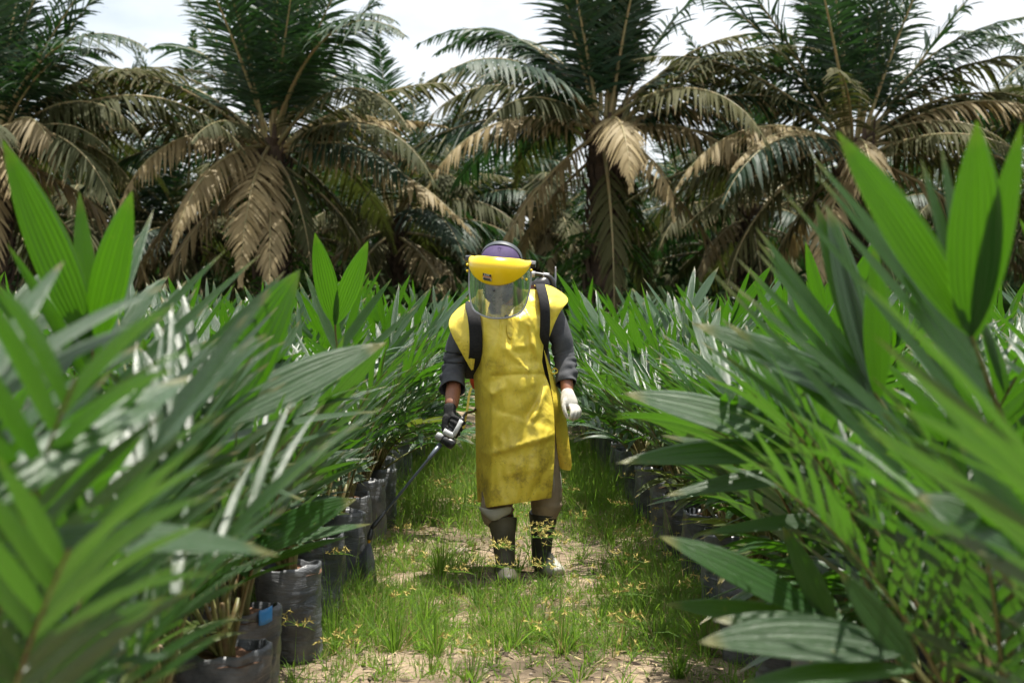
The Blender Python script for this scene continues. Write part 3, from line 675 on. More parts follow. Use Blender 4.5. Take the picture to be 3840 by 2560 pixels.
for (px, py, n, h) in ((480, 1480, 30, .22), (905, 1490, 55, .28), (800, 1350, 45, .24), (980, 1440, 40, .26), (1010, 1320, 40, .30), (870, 1240, 40, .2), (1180, 1490, 45, .24), (1235, 1470, 45, .24), (1290, 1500, 50, .26), (1100, 1400, 40, .24), (1440, 1330, 60, .24), (1400, 1250, 50, .24), (1350, 1170, 60, .30), (1395, 1130, 60, .34), (1330, 1130, 50, .34), (1040, 1120, 70, .34), (990, 1090, 70, .34), (1070, 1060, 60, .34), (960, 1150, 50, .3), (1540, 1390, 40, .24), (1500, 1480, 40, .22), (1620, 1500, 60, .3), (1560, 1560, 50, .25), (1080, 1560, 22, .16), (1330, 1560, 20, .15), (1340, 1050, 50, .3), (1440, 1210, 40, .26), (1150, 1350, 26, .11), (1192, 1354, 30, .12), (1170, 1372, 26, .12), (1292, 1344, 20, .09), (1240, 1350, 22, .10), (700, 1440, 40, .2), (770, 1500, 50, .24), (850, 1420, 40, .22), (1120, 1450, 40, .2), (1000, 1500, 40, .22), (1380, 1450, 40, .22), (1460, 1420, 40, .22)):
    Y = FPX*CAMH/(py - HPY); p = P(px, py, Y); tuft(p[0], Y, int(n*1.7), h, .005, .42)
B, D, N, LL, WW, DR = map(np.array, (B, D, N, LL, WW, DR)); dry = np.random.default_rng(2).random(len(B)) < .27
DGRASS = leaf_mat('dry_grass', (.24, .20, .08), (.44, .38, .19), (.5, .42, .16), .35, .5, 1, .3, False)
V, F, U = leaves(B[dry], D[dry]*[1.8, 1.8, 1], N[dry], LL[dry]*.9, WW[dry]*.8, DR[dry]*1.2, 4, 2, 0, prof='grass')
tag(add('dry_grass', V, F, DGRASS, UV=U), 'straw coloured dry blades mixed into the grass of the lane', 'grass', kind='stuff')
B, D, N, LL, WW, DR = (q[~dry] for q in (B, D, N, LL, WW, DR))
V, F, U = leaves(B, D, N, LL, WW, DR, 4, 2, 0, prof='grass'); print('blades', len(B))
tag(add('grass', V, F, GRASS, UV=U), 'green and yellowing grass tufts growing along the sandy lane', 'grass', kind='stuff')
# sedges with starry seed heads
def sedge_parts(x, y, h, rg_, lean=None):
    z = gz(x, y); a0 = rg_.uniform(0, 6.28) if lean is None else lean; tl = rg_.uniform(.05, .3)
    b = np.array([x, y, z]); top = b + np.array([tl*math.cos(a0)*h, tl*math.sin(a0)*h, h])
    lv = []; sdp = []
    lv.append((b, top-b, h, .0035, .03))
    for k in range(rg_.randint(5, 8)):
        a = k*2.4 + rg_.uniform(-.3, .3); e = rg_.uniform(-.1, .8); L = rg_.uniform(.03, .075)
        d = np.array([math.cos(a), math.sin(a), e]); lv.append((top, d, L, .0022, .1)); q = top + unit(d)*L*.95
        if k % 3 == 0: lv.append((top, d*[1, 1, .2], L*2.0, .004, .3))
        for m_ in range(7):
            dd = np.array([rg_.gauss(0, 1), rg_.gauss(0, 1), rg_.gauss(.2, 1)]); sdp.append((q, dd, rg_.uniform(.012, .02), .0034, 0))
    for k in range(5):
        a = rg_.uniform(0, 6.28); lv.append((b, np.array([math.cos(a)*.6, math.sin(a)*.6, 1]), rg_.uniform(.1, .2), .005, .4))
    return lv, sdp
def build_rows(rows, prof='grass'):
    b, d, l, w_, dr = zip(*rows); n = np.array([[.3, -1, .3]]*len(rows)) + np.random.default_rng(1).normal(0, .4, (len(rows), 3))
    return leaves(np.array(b), np.array(d), n, l, w_, dr, 3, 2, 0, prof=prof)
lv, sp = [], []; rr_ = random.Random(8)
for _ in range(62):
    y = rr_.uniform(4.4, 8.6); x = rr_.uniform(-.85, 1.0)
    a, b = sedge_parts(x, y, rr_.uniform(.10, .30), rr_); lv += a; sp += b
V, F, U = build_rows(lv); V2, F2, U2 = build_rows(sp, 'lance')
VV, FF, UU = merge([(V, F, U), (V2, F2, U2)]); o = tag(add('sedge', VV, FF, [GRASS, SEED], UV=UU), 'low sedges with starry straw coloured seed heads scattered over the lane', 'sedge', kind='stuff')
idx = np.zeros(len(FF), dtype=np.int32); idx[len(F):] = 1; o.data.polygons.foreach_set('material_index', idx)
for (px, py, Y, lb) in ((1163, 1262, 6.0, 'tall sedge with yellow starry seed heads before the worker\'s left-hand boot in view'), (1243, 1240, 6.05, 'tall sedge with brown starry seed heads before the boot with the pale toe'), (1262, 1225, 6.1, 'thin tall sedge beside the shin of the boot with the pale toe')):
    p = P(px, py, Y); a, b = [], []
    for q in range(2): a_, b_ = sedge_parts(0, 0, p[2], rr_, rr_.uniform(0, 3)); a += a_; b += b_
    rt = tag(empty('sedge_plant', (p[0], Y, gz(p[0], Y))), lb, 'sedge')
    V, F, U = build_rows(a); add('stem', V, F, GRASS, rt, UV=U); 
    for q in range(0, len(b), 7): V, F, U = build_rows(b[q:q+7], 'lance'); add('seed_head', V, F, SEED, rt, UV=U)
# litter and straw
for nm, mt, n, lo, hi, lb in (('leaf_litter', LITTER, 5200, .015, .07, 'dark dead leaf litter and twigs lying on the sand'), ('dry_straw', STRAW, 3600, .02, .12, 'pale dry grass straw lying on the sand')):
    rgl = np.random.default_rng(len(nm)); xs = rgl.uniform(-1.1, 1.4, n); ys = 4.3 + 8*rgl.random(n)**1.4; b = []; 
    keep = [i for i in range(n) if mnoise.noise(Vector((xs[i]*2.2, ys[i]*2.2, 9 if mt is LITTER else 4)))*.5+.5 > rgl.uniform(.30, .62)]
    for i in keep: b.append((xs[i], ys[i], gz(xs[i], ys[i]) + rgl.uniform(.002, .012)))
    m_ = len(b); a = rgl.uniform(0, 6.283, m_)
    V, F, U = leaves(np.array(b), np.stack([np.cos(a), np.sin(a), rgl.normal(.02, .12, m_)], 1), rgl.normal(0, .35, (m_, 3)) + [0, 0, 1], rgl.uniform(lo, hi, m_), .012 if mt is LITTER else .004, rgl.uniform(-.05, .1, m_), 3, 2, 0, prof='broad')
    tag(add(nm, V, F, mt, UV=U), lb, 'litter', kind='stuff')
ps = []; rs = random.Random(6)
for i in range(420):
    x, y = rs.uniform(-.9, 1.2), rs.uniform(4.4, 9); s = rs.uniform(.003, .011)
    v, f = ellipsoid((0, 0, 0), (s, s*rs.uniform(.6, 1), s*.6), nu=6, nv=4); v = v*(1+.2*np.random.default_rng(i).normal(0, 1, v.shape)*.5) + [x, y, gz(x, y)+s*.3]; ps.append((v, f))
V, F = join(ps); tag(add('pebbles', V, F, STONE, smooth=False), 'small pebbles and soil crumbs on the sand', 'pebbles', kind='stuff')
for (px, py, s, lb) in ((1045, 1275, .045, 'pale rounded stone lying left of the worker\'s boots'), (1062, 1268, .03, 'smaller pale stone touching the rounded one left of the boots')):
    Y = FPX*CAMH/(py-HPY); p = P(px, py, Y); v, f = ellipsoid((0, 0, s*.3), (s, s*.7, s*.5), nu=14, nv=9)
    v = v + .006*np.sin(v*90)[:, [1, 2, 0]]; o = add('stone', v, f, STONE); o.location = (p[0], Y, gz(p[0], Y)); tag(o, lb, 'stone')

# ------------------------------------------------------------------ the worker
gnd = lambda y: 0.0
person = tag(empty('person', M(1195, 1315)*[1, 1, 0]), 'worker in long yellow apron, purple cap and rubber boots, head bowed, spraying', 'person')
PO = np.array(person.location)
def padd(name, V, F, mat, **kw): return add(name, np.asarray(V) - PO, F, mat, kw.pop('parent', person), **kw)
def skin_mesh(pts, edges, rad, root=0, sub=2):
    me = bpy.data.meshes.new('t'); me.from_pydata([tuple(map(float, p)) for p in pts], edges, []); o = bpy.data.objects.new('t', me); COL.objects.link(o)
    o.modifiers.new('s', 'SKIN')
    if not me.skin_vertices: me.attributes.new('x', 'FLOAT', 'POINT')
    bpy.context.view_layer.update()
    sv = me.skin_vertices[0].data if me.skin_vertices else None
    if sv is None:
        bpy.context.view_layer.objects.active = o; bpy.ops.mesh.customdata_skin_add(); sv = me.skin_vertices[0].data
    for i, r in enumerate(rad):
        sv[i].radius = (r, r) if np.isscalar(r) else r
        sv[i].use_root = (i == root)
    s2 = o.modifiers.new('u', 'SUBSURF'); s2.levels = sub; s2.render_levels = sub
    dg = bpy.context.evaluated_depsgraph_get(); ev = o.evaluated_get(dg).to_mesh()
    V = np.array([v.co[:] for v in ev.vertices]); F = [tuple(p.vertices) for p in ev.polygons]
    o.evaluated_get(dg).to_mesh_clear(); bpy.data.objects.remove(o); bpy.data.meshes.remove(me)
    return V, F
# head frame: pitch forward, turned to his right
HC = M(1149, 621, -.22)
HR = (Matrix.Rotation(R(-9), 3, 'Z') @ Matrix.Rotation(R(5), 3, 'Y') @ Matrix.Rotation(R(33), 3, 'X'))
HRn = np.array(HR)
def hp(p): return HC + np.asarray(p, float) @ HRn.T          # head-local: -Y forward, +Z crown
body_pts = [M(1195, 960, .08), M(1190, 860, .07), M(1185, 760, .03), M(1178, 700, -.01), hp((0, .03, -.12)), hp((0, .01, -.02)),
            M(1100, 735, .06), M(1070, 755, .06), M(1046, 838, .06), M(1040, 905, -.04), M(1036, 940, -.10),
            M(1236, 712, .06), M(1262, 728, .07), M(1295, 818, .07), M(1302, 880, -.01), M(1304, 912, -.05),
            M(1155, 990, .06), M(1150, 1160, -.06), M(1160, 1300, -.1), M(1235, 990, .08), M(1247, 1150, .02), M(1245, 1290, .06)]
body_e = [(0, 1), (1, 2), (2, 3), (3, 4), (4, 5), (3, 6), (6, 7), (7, 8), (8, 9), (9, 10), (3, 11), (11, 12), (12, 13), (13, 14), (14, 15), (0, 16), (16, 17), (17, 18), (0, 19), (19, 20), (20, 21)]
body_r = [(.13, .09), (.12, .09), (.14, .09), (.10, .08), .055, .07, .040, .030, .034, .040, .033, .040, .030, .032, .034, .030, .08, .055, .04, .08, .055, .04]
bv = skin_mesh(body_pts, body_e, body_r)
head = [ellipsoid(hp((0, .005, .005)), (.074, .092, .092), HRn, 24, 16), ellipsoid(hp((0, -.035, -.05)), (.055, .06, .06), HRn, 18, 12), ellipsoid(hp((0, -.098, -.015)), (.014, .02, .024), HRn, 12, 8),
        ellipsoid(hp((0, -.088, -.062)), (.026, .012, .010), HRn, 12, 8), ellipsoid(hp((0, -.078, -.092)), (.025, .02, .018), HRn, 12, 8)]
for s_ in (-1, 1):
    head.append(ellipsoid(hp((s_*.078, .015, -.01)), (.010, .020, .032), HRn, 12, 8)); head.append(ellipsoid(hp((s_*.032, -.082, .012)), (.016, .010, .008), HRn, 12, 8))
V, F = join([bv] + head); body = remesh(padd('body', V, F, SKIN), .007)
for s_ in (-1, 1):
    v, f = ellipsoid(hp((s_*.032, -.093, .002)), (.011, .006, .005), HRn, 10, 6); padd('eye', v, f, BLACK)
v, f = ellipsoid(hp((0, -.050, -.072)), (.071, .074, .066), HRn, 24, 14)
v2, f2 = tube([hp((0, -.03, -.11)), M(1137, 705, -.20), M(1140, 722, -.21)], [(.05, .04), (.036, .012), (.036, .008)], 16, 8)
V, F = join([(v, f), (v2, f2)]); remesh(padd('face_mask', V, F, NAVY), .006)
# cap: a dome with a front seam and a short brim hidden by the guard
cv = []; nu, nv_ = 36, 12
for j in range(nv_+1):
    ph = (math.pi/2)*j/nv_
    for i in range(nu):
        a = 2*math.pi*i/nu; rr = math.cos(ph)**.75 if ph < math.pi/2-1e-3 else 0
        x, y_ = .092*rr*math.cos(a), .112*rr*math.sin(a); z_ = .035 + .080*math.sin(ph)
        if y_ < 0: z_ -= .006*math.exp(-(x/.004)**2)
        cv.append(hp((x, y_ + .008, z_)))
cf = [(j*nu+i, j*nu+(i+1) % nu, (j+1)*nu+(i+1) % nu, (j+1)*nu+i) for j in range(nv_) for i in range(nu)]
cap_ = padd('cap', cv, cf, CAPM); mods(cap_, ('SOLIDIFY', dict(thickness=.003)))
g = np.array([[hp((.085*math.sin(a)*(1-.1*t), -.095*math.cos(a) - .055*t*math.cos(a), .036 - .02*t)) - PO for a in np.linspace(-1.2, 1.2, 16)] for t in np.linspace(0, 1, 5)])
sheet(g, 'brim', CAPM, cap_, .003, 0)
# shirt
def wr(amp, f1, f2, ph=0.0):
    return lambda t, a: amp*(.4 - 1.6*abs(math.sin(f1*t*3.14 + 1.3*math.sin(a+ph))) + 1.0 + .6*math.sin(f2*t*6.283 + a*3 + ph))*(.5 + .5*math.sin(4.1*t + 1.2 + a))
armL = [M(1105, 725, .06), M(1072, 752, .06), M(1050, 800, .06), M(1046, 838, .06), M(1041, 862, .03), M(1040, 893, -.03)]
armR = [M(1232, 700, .06), M(1264, 722, .07), M(1286, 770, .065), M(1296, 815, .07), M(1299, 845, .045), M(1300, 882, .0)]
shp = []
shp.append(tube(armL, [.052, .055, .052, .050, .050, .054], 28, 60, False, disp=wr(.0062, 6, 9)))
shp.append(tube(armR, [.048, .052, .050, .046, .046, .044], 28, 60, False, disp=wr(.0062, 6, 10, 1)))
shp.append(tube([M(1195, 960, .08), M(1190, 860, .07), M(1180, 770, .05), M(1174, 725, .05), M(1168, 690, .02)], [(.165, .11), (.155, .11), (.145, .11), (.11, .09), (.05, .05)], 28, 18, up=(0, 1, 0)))
V, F = join(shp); sh = padd('shirt', V, F, SHIRT); mods(sh, ('SOLIDIFY', dict(thickness=.004, offset=-1)))
# trousers
tr_ = [tube([M(1160, 960, .06), M(1152, 1060, .01), M(1143, 1140, -.05), M(1142, 1178, -.08), M(1150, 1197, -.1)], [(.10, .10), (.080, .085), (.074, .075), (.074, .075), (.062, .06)], 24, 26, False, disp=wr(.005, 4, 7)),
       tube([M(1230, 960, .08), M(1243, 1060, .05), M(1255, 1130, .03), M(1254, 1160, .02), M(1249, 1184, .02)], [(.10, .10), (.082, .085), (.072, .075), (.070, .072), (.060, .06)], 24, 26, False, disp=wr(.004, 3, 6, 2)),
       tube([M(1192, 930, .08), M(1194, 1000, .07)], [(.17, .12), (.16, .12)], 24, 6, True, up=(0, 1, 0))]
V, F = join(tr_); padd('trousers', V, F, TROUS)
g = np.array([[M(px_, py_ + 3*math.sin(i*1.7), dy_) - PO for i, (px_, py_, dy_) in enumerate(row)] for row in (
    [(1098, 1160, -.12), (1115, 1166, -.165), (1135, 1170, -.18), (1160, 1166, -.18), (1178, 1160, -.14)], [(1100, 1172, -.12), (1118, 1184, -.17), (1136, 1188, -.185), (1158, 1184, -.18), (1176, 1174, -.14)], [(1108, 1178, -.1), (1124, 1192, -.155), (1136, 1199, -.165), (1150, 1193, -.165), (1166, 1184, -.12)])])
sheet(g, 'torn_cuff', WCLOTH, person, .003, 2)
g = np.array([[M(px_, py_, dy_) - PO for (px_, py_, dy_) in row] for row in ([(1268, 1078, -.03), (1280, 1072, .02), (1288, 1078, .08)], [(1272, 1120, -.04), (1286, 1118, .01), (1292, 1122, .08)], [(1270, 1155, -.04), (1284, 1150, .0), (1289, 1140, .06)])])
sheet(g, 'side_pocket', WCLOTH, person, .003, 2)
# boots
def boot(top, ank, heel, toe, side):
    top, ank, heel, toe = map(np.array, (top, ank, heel, toe)); up = (0, 1, 0)
    shaft = tube([top + [0, 0, .0], top*.72+ank*.28, top*.35+ank*.65, ank, ank*.4+heel*.6 + [0, 0, 0]], [.066, .060, .050, .045, .048], 24, 20, True, up=up, disp=lambda t, a: (.0035 if t < .03 else 0) + (.0022*math.sin(t*180) if .06 < t < .2 else 0) + .002*math.sin(14*t+2*a))
    d = unit((toe-heel)*[1, 1, 0])
    foot = tube([heel + [0, 0, .045] - d*.02, heel + [0, 0, .048] + d*.04, (heel+toe)/2 + [0, 0, .046], toe + [0, 0, .036] - d*.05, toe + [0, 0, .030], toe + [0, 0, .026] + d*.012], [(.028, .042), (.040, .050), (.045, .048), (.048, .036), (.036, .028), (.012, .012)], 20, 18, True)
    instep = tube([ank + [0, 0, .01], (ank+toe)/2*[1, 1, 0] + [0, 0, .062]], [.044, .036], 16, 6)
    V, F = join([shaft, foot, instep]); return V, F, d
def soil_sole(parent, heel, toe):
    heel, toe = np.array(heel), np.array(toe); d = unit((toe-heel)*[1, 1, 0]); s = np.array([-d[1], d[0], 0]); ring = []
    for k in range(28):
        a = 2*math.pi*k/28; c = math.cos(a); ring.append((heel+toe)/2 + d*c*(np.linalg.norm(toe-heel)/2+.035) + s*math.sin(a)*(.047 + .006*c))
    r = np.array(ring); V = np.concatenate([r*[1, 1, 0] + [0, 0, .0], r*[1, 1, 0] + [0, 0, .018]]); F = [(k, (k+1) % 28, 28+(k+1) % 28, 28+k) for k in range(28)] + [tuple(range(28))[::-1], tuple(range(28, 56))]
    add('sole', V - PO, F, BOOT, parent, False)
hl, tl = M(1158, 1300, -.13)*[1, 1, 0] + [0, 0, .004], M(1167, 1320, -.33)*[1, 1, 0] + [0, 0, .004]
V, F, d = boot(M(1154, 1190, -.10), M(1160, 1290, -.14), hl, tl, -1); b1 = remesh(padd('boot', V, F, BOOT), .006); soil_sole(b1, hl, tl)
hr, tr2 = M(1240, 1300, .05)*[1, 1, 0] + [0, 0, .004], M(1283, 1310, -.10)*[1, 1, 0] + [0, 0, .004]
def m_boot2():
    k = NT('boot_dust_and_painted_sun'); t_ = k.n('ShaderNodeTexCoord').outputs['Object']; sep = k.n('ShaderNodeSeparateXYZ', {0: t_}).outputs
    v = k.math('SUBTRACT', k.math('ADD', k.math('MULTIPLY', sep[0], 1.0), k.math('MULTIPLY', k.noise(9, 4, .6, t_), .03)), k.math('MULTIPLY', sep[2], .55))
    mk = k.ramp(v, [(.088, (0, 0, 0)), (.108, (1, 1, 1))])  # pale toe: sunlight past the apron's shadow painted in, along with dust
    low = k.ramp(sep[2], [(.16, (1, 1, 1)), (.26, (0, 0, 0))])
    c = k.mix(k.math('MULTIPLY', mk, low), (.030, .032, .024), (.36, .35, .30)); return k.done(k.bsdf(c, .55, None, .4))
V, F, d = boot(M(1248, 1176, .02), M(1243, 1280, .06), hr, tr2, 1); b2 = remesh(padd('boot', V, F, m_boot2()), .006); soil_sole(b2, hr, tr2); tag(b2, 'boot with pale dusty toe, sunlight painted in')

# apron: height field over the measured outline, crease by crease
rows = [  # py, left, crease, right, dy left edge, dy crease, dy front middle, dy right
    (694, 1100, 1112, 1225, .17, .15, .15, .17), (668, 1100, 1115, 1232, .08, .07, .05, .08), (664, 1098, 1116, 1240, -.01, -.03, -.03, .0), (690, 1090, 1115, 1248, -.03, -.09, -.10, -.04), (730, 1085, 1117, 1252, -.02, -.13, -.165, -.05),
    (780, 1087, 1119, 1250, .01, -.14, -.185, -.05), (830, 1089, 1121, 1245, .04, -.14, -.19, -.05), (860, 1087, 1123, 1252, .06, -.14, -.195, -.06), (900, 1090, 1127, 1268, .06, -.15, -.19, -.07), (950, 1091, 1130, 1273, .05, -.16, -.19, -.10), (1000, 1092, 1131, 1275, .04, -.165, -.19, -.12),
    (1050, 1093, 1130, 1274, .03, -.175, -.19, -.13), (1100, 1094, 1128, 1271, .02, -.185, -.20, -.13), (1150, 1097, 1124, 1267, .02, -.19, -.205, -.12)]
RW = np.array(rows, float)
creases = [  # x0,y0,x1,y1, amplitude (towards camera), width px, kind: r ridge, s step
    (1130, 862, 1270, 858, -.010, 5, 'r'), (1140, 945, 1262, 985, -.007, 14, 's'), (1132, 1042, 1270, 1003, .012, 5, 'r'), (1132, 1042, 1270, 1003, .012, 20, 's'), (1160, 800, 1215, 850, .014, 10, 'r'), (1195, 735, 1180, 790, .016, 9, 'r'),
    (1215, 745, 1240, 850, .016, 6, 'r'), (1150, 740, 1132, 820, .018, 9, 'r'), (1168, 800, 1205, 795, .013, 7, 'r'), (1100, 870, 1130, 905, .014, 6, 'r'), (1105, 880, 1150, 870, -.008, 8, 'r'), (1130, 905, 1155, 890, .014, 6, 'r'), (1155, 870, 1158, 940, .006, 3, 'r'),
    (1240, 900, 1215, 950, -.016, 16, 'r'), (1262, 880, 1225, 960, .014, 7, 'r'), (1180, 1060, 1235, 1100, .007, 20, 'r'), (1100, 1035, 1130, 1048, .008, 5, 'r'), (1218, 1130, 1260, 1060, .010, 12, 's'), (1170, 760, 1172, 800, -.012, 8, 'r'), (1225, 790, 1250, 830, .02, 9, 'r'),
    (1140, 960, 1140, 1000, .006, 6, 'r'), (1150, 1100, 1240, 1080, .006, 18, 's'), (1110, 960, 1112, 1100, .006, 8, 'r'), (1190, 900, 1245, 880, .008, 9, 's'), (1205, 700, 1232, 760, .014, 8, 'r'), (1152, 700, 1140, 852, .010, 9, 'r'), (1228, 690, 1214, 856, .009, 9, 'r'), (1186, 880, 1190, 1150, .005, 12, 'r'), (1240, 1010, 1232, 1150, .006, 10, 'r'), (1150, 880, 1153, 1030, .006, 10, 'r')]
def crease_h(x, y):
    h = 0.0
    for (x0, y0, x1, y1, a, w_, kd) in creases:
        dx, dy_ = x1-x0, y1-y0; L2 = dx*dx+dy_*dy_; t = ((x-x0)*dx+(y-y0)*dy_)/L2; tcl = min(1, max(0, t))
        ex = math.hypot(x-(x0+tcl*dx), y-(y0+tcl*dy_)); sd = ((x-x0)*dy_-(y-y0)*dx)/math.sqrt(L2)
        a = a*1.5; end = math.exp(-max(0, abs(t-.5)-.45)**2*30)
        h += a*math.exp(-ex/w_) if kd == 'r' else a*.5*math.tanh(sd/4)*math.exp(-abs(sd)/w_/1.6)*end
    h += .010*mnoise.noise(Vector((x*.022, y*.013, 2))) + .006*mnoise.noise(Vector((x*.06, y*.025, 5))) + .007*(1-2*abs(mnoise.noise(Vector((x*.035, y*.022, 9)))))
    return h
G = []
na = 46
for py in np.concatenate([np.linspace(0, 3, 7)[:-1], np.linspace(3, 13, 92)]):
    i = min(int(py), 12); f = py-i; r = RW[i]*(1-f)+RW[i+1]*f; row = []; r[4] += .05 if py > 5 else 0
    for u in np.linspace(0, 1, na):
        if u < .22: q = u/.22; x = r[1]+(r[2]-r[1])*q; dy = r[4]+(r[5]-r[4])*q**.8
        else:
            q = (u-.22)/.78; x = r[2]+(r[3]-r[2])*q; e = q*2-1
            mid = r[6]; dy = (r[5]*(1-q)+r[7]*q) + (mid-(r[5]+r[7])/2)*(1-e*e)
        yy = r[0]
        if py > 12: yy = r[0] + f*((16 if u > .15 else 4) - (0 if u < .2 else 22*(u-.2)/.8))
        hgt = crease_h(x, yy)*(1 if py > 2.5 else .3); row.append(M(x, yy, dy - hgt) - PO)
    G.append(row)
apron = sheet(np.array(G), 'apron', APRON, person, .003, 1)
def loft2(a, b, name, n=14, k=9, amp=.016, puff=.009, th=.003):
    a = smooth_path([M(*p) for p in a], n); b = smooth_path([M(*p) for p in b], n); g = []
    for i in range(n):
        row = []
        for j in range(k):
            t = j/(k-1); p = a[i]*(1-t)+b[i]*t; p = p + np.array([0, -1, .6])*puff*math.sin(math.pi*t) + np.array([0, -1, .3])*amp*mnoise.noise(Vector(p)*22)
            row.append(p - PO)
        g.append(row)
    return sheet(np.array(g), name, APRON, apron, th, 2)
loft2([(1112, 672, .10), (1106, 680, .0), (1103, 720, -.10), (1096, 790, -.09), (1087, 852, -.05)], [(1070, 698, .18), (1046, 714, .12), (1030, 741, .0), (1042, 778, -.06), (1084, 853, -.045)], 'cap_sleeve')
loft2([(1225, 656, .10), (1236, 662, .0), (1246, 700, -.09), (1252, 745, -.08), (1252, 795, -.05)], [(1264, 656, .16), (1290, 670, .12), (1306, 690, .02), (1282, 724, -.05), (1253, 796, -.045)], 'cap_sleeve')
g = np.array([[M(x, y, d) - PO for (x, y, d) in row] for row in ([(1246, 790, -.06), (1250, 800, .0), (1254, 812, .07)], [(1262, 870, -.07), (1268, 866, -.01), (1272, 860, .07)], [(1268, 905, -.09), (1282, 905, -.02), (1288, 908, .05)], [(1271, 935, -.10), (1290, 935, -.01), (1298, 930, .06)],
    [(1275, 985, -.03), (1292, 990, .0), (1304, 985, .05)], [(1280, 1040, .02), (1294, 1042, .01), (1311, 1035, .03)], [(1284, 1080, .05), (1298, 1080, .02), (1318, 1088, .03)])])
fl = sheet(g, 'side_flap', APRON, apron, .0025, 3)
g = np.array([[M(x, y, d) - PO for (x, y, d) in row] for row in ([(1159, 722, -.183), (1179, 720, -.183)], [(1160, 745, -.192), (1180, 744, -.192)], [(1165, 782, -.199), (1181, 785, -.199)])])
sheet(g, 'placket', APRON, apron, .004, 1)
v, f = ellipsoid(M(1163, 727, -.192), (.009, .005, .009)); add('snap_button', v - PO, f, BLACK, apron)
def ribbon(pts, w_, name, mat, parent, n=20, th=.002, off=PO, wd=(1, 0, 0)):
    p = smooth_path([M(*q) for q in pts], n); wv_ = np.array(wd, float)*w_/2
    return sheet(np.array([[q - wv_ - off, q - off, q + wv_ - off] for q in p]), name, mat, parent, th, 1)
ribbon([(1083, 890, -.02), (1078, 905, -.03), (1073, 940, -.05), (1064, 985, -.06)], .012, 'tie', APRON, apron)
ribbon([(1262, 852, -.02), (1272, 858, -.01), (1282, 852, .0), (1272, 846, .02), (1264, 862, .02)], .008, 'tie', APRON, apron, wd=(0, 0, 1))

# gloves
def fing(pts, r0, r1): return ([M(*p) for p in pts], np.linspace(r0, r1, len(pts)))
def glove(wrist, palm, fingers, wr_r, name, mat, palm_r=(.030, .020)):
    parts = [skin_mesh([M(*wrist[0]), M(*wrist[1]), M(*palm[0]), M(*palm[1])], [(0, 1), (1, 2), (2, 3)], [wr_r, wr_r*.95, palm_r, palm_r])]
    for pts, r in fingers:
        parts.append(skin_mesh(pts, [(i, i+1) for i in range(len(pts)-1)], r, 0, 1))
    V, F = join(parts); return remesh(padd(name, V, F, mat), .0035)
gL = glove([(1034, 930, -.10), (1033, 938, -.115)], [(1033, 952, -.13), (1038, 970, -.15)], [
    fing([(1036, 956, -.16), (1047, 958, -.19), (1060, 968, -.195), (1063, 978, -.17)], .0115, .0095),
    fing([(1034, 966, -.165), (1044, 970, -.20), (1058, 981, -.205), (1060, 990, -.175)], .0115, .0095),
    fing([(1032, 974, -.165), (1040, 981, -.20), (1053, 993, -.205), (1054, 1000, -.175)], .0110, .009),
    fing([(1029, 980, -.16), (1034, 990, -.19), (1045, 1001, -.195), (1048, 1006, -.17)], .0100, .008),
    fing([(1036, 950, -.15), (1050, 958, -.15), (1064, 968, -.15), (1068, 976, -.16)], .0120, .0095),
    fing([(1026, 950, -.14), (1022, 975, -.15), (1021, 996, -.16)], .020, .016)], .034, 'glove', GLOVEB)
tag(gL, 'black knitted glove gripping the spray lance')
gR = glove([(1302, 896, -.03), (1304, 906, -.05)], [(1306, 920, -.07), (1312, 940, -.08)], [
    fing([(1300, 914, -.085), (1294, 932, -.105), (1298, 948, -.115), (1304, 961, -.11)], .0125, .0098),
    fing([(1310, 930, -.10), (1315, 946, -.135), (1312, 958, -.14), (1309, 963, -.11)], .0120, .010),
    fing([(1317, 930, -.095), (1323, 945, -.125), (1320, 959, -.13), (1315, 966, -.10)], .0120, .010),
    fing([(1322, 930, -.085), (1329, 944, -.11), (1327, 957, -.11), (1321, 964, -.08)], .0115, .0095),
    fing([(1324, 930, -.07), (1332, 942, -.085), (1331, 953, -.085), (1326, 959, -.06)], .0105, .009)], .034, 'glove', GLOVEW, (.046, .032))
tag(gR, 'white cotton glove on the free hand')

# face shield
shield = tag(empty('face_shield', tuple(HC)), 'clear face shield with yellow brow guard worn over the purple cap', 'face shield')
def sadd(name, V, F, mat, parent=None, **kw): return add(name, np.asarray(V) - HC, F, mat, parent or shield, **kw)
def ring_pt(a, rx, ry, z, y0=0.0): return hp((rx*math.sin(a), y0 - ry*math.cos(a), z))
prof = [(.102, .108, .092), (.114, .128, .090), (.128, .150, .078), (.138, .165, .055), (.141, .170, .030), (.141, .171, .005), (.140, .170, -.004)]
amax = 1.66; g = []
def zt(a, k):
    c = max(0.0, math.cos(a)); top_z = .050 + .078*c**.8; bot = .018 + .034*(1-c)
    return bot + (top_z-bot)*(1, .985, .90, .68, .42, .14, 0)[k]
for k, (rx, ry, z) in enumerate(prof):
    g.append([ring_pt(a, rx, ry, zt(a, k), .01) - HC for a in np.linspace(-amax, amax, 41)])
sheet(np.array(g), 'brow_guard', YPLAST, shield, .004, 1)
g = []
for k, z in enumerate(np.linspace(.012, -.205, 18)):
    row = []
    for a in np.linspace(-1.5, 1.5, 41):
        t = k/17; lim = 1.0
        zz = z; e = abs(a)/1.5; bottom = -.150 + .13*max(0, e-.52)**2.0/.23
        top_ = .022 + .030*e*e; zz = top_ + (bottom-top_)*t
        row.append(ring_pt(a, .136 + .006*t, .166 + .010*t, zz, .01) - HC)
    g.append(row)
vis = sheet(np.array(g), 'visor', VISOR, shield, 0, 0)
edge = [np.array(g[k][0]) for k in range(2, 18)] + [np.array(p) for p in g[17][1:-1]] + [np.array(g[k][-1]) for k in range(17, 1, -1)]
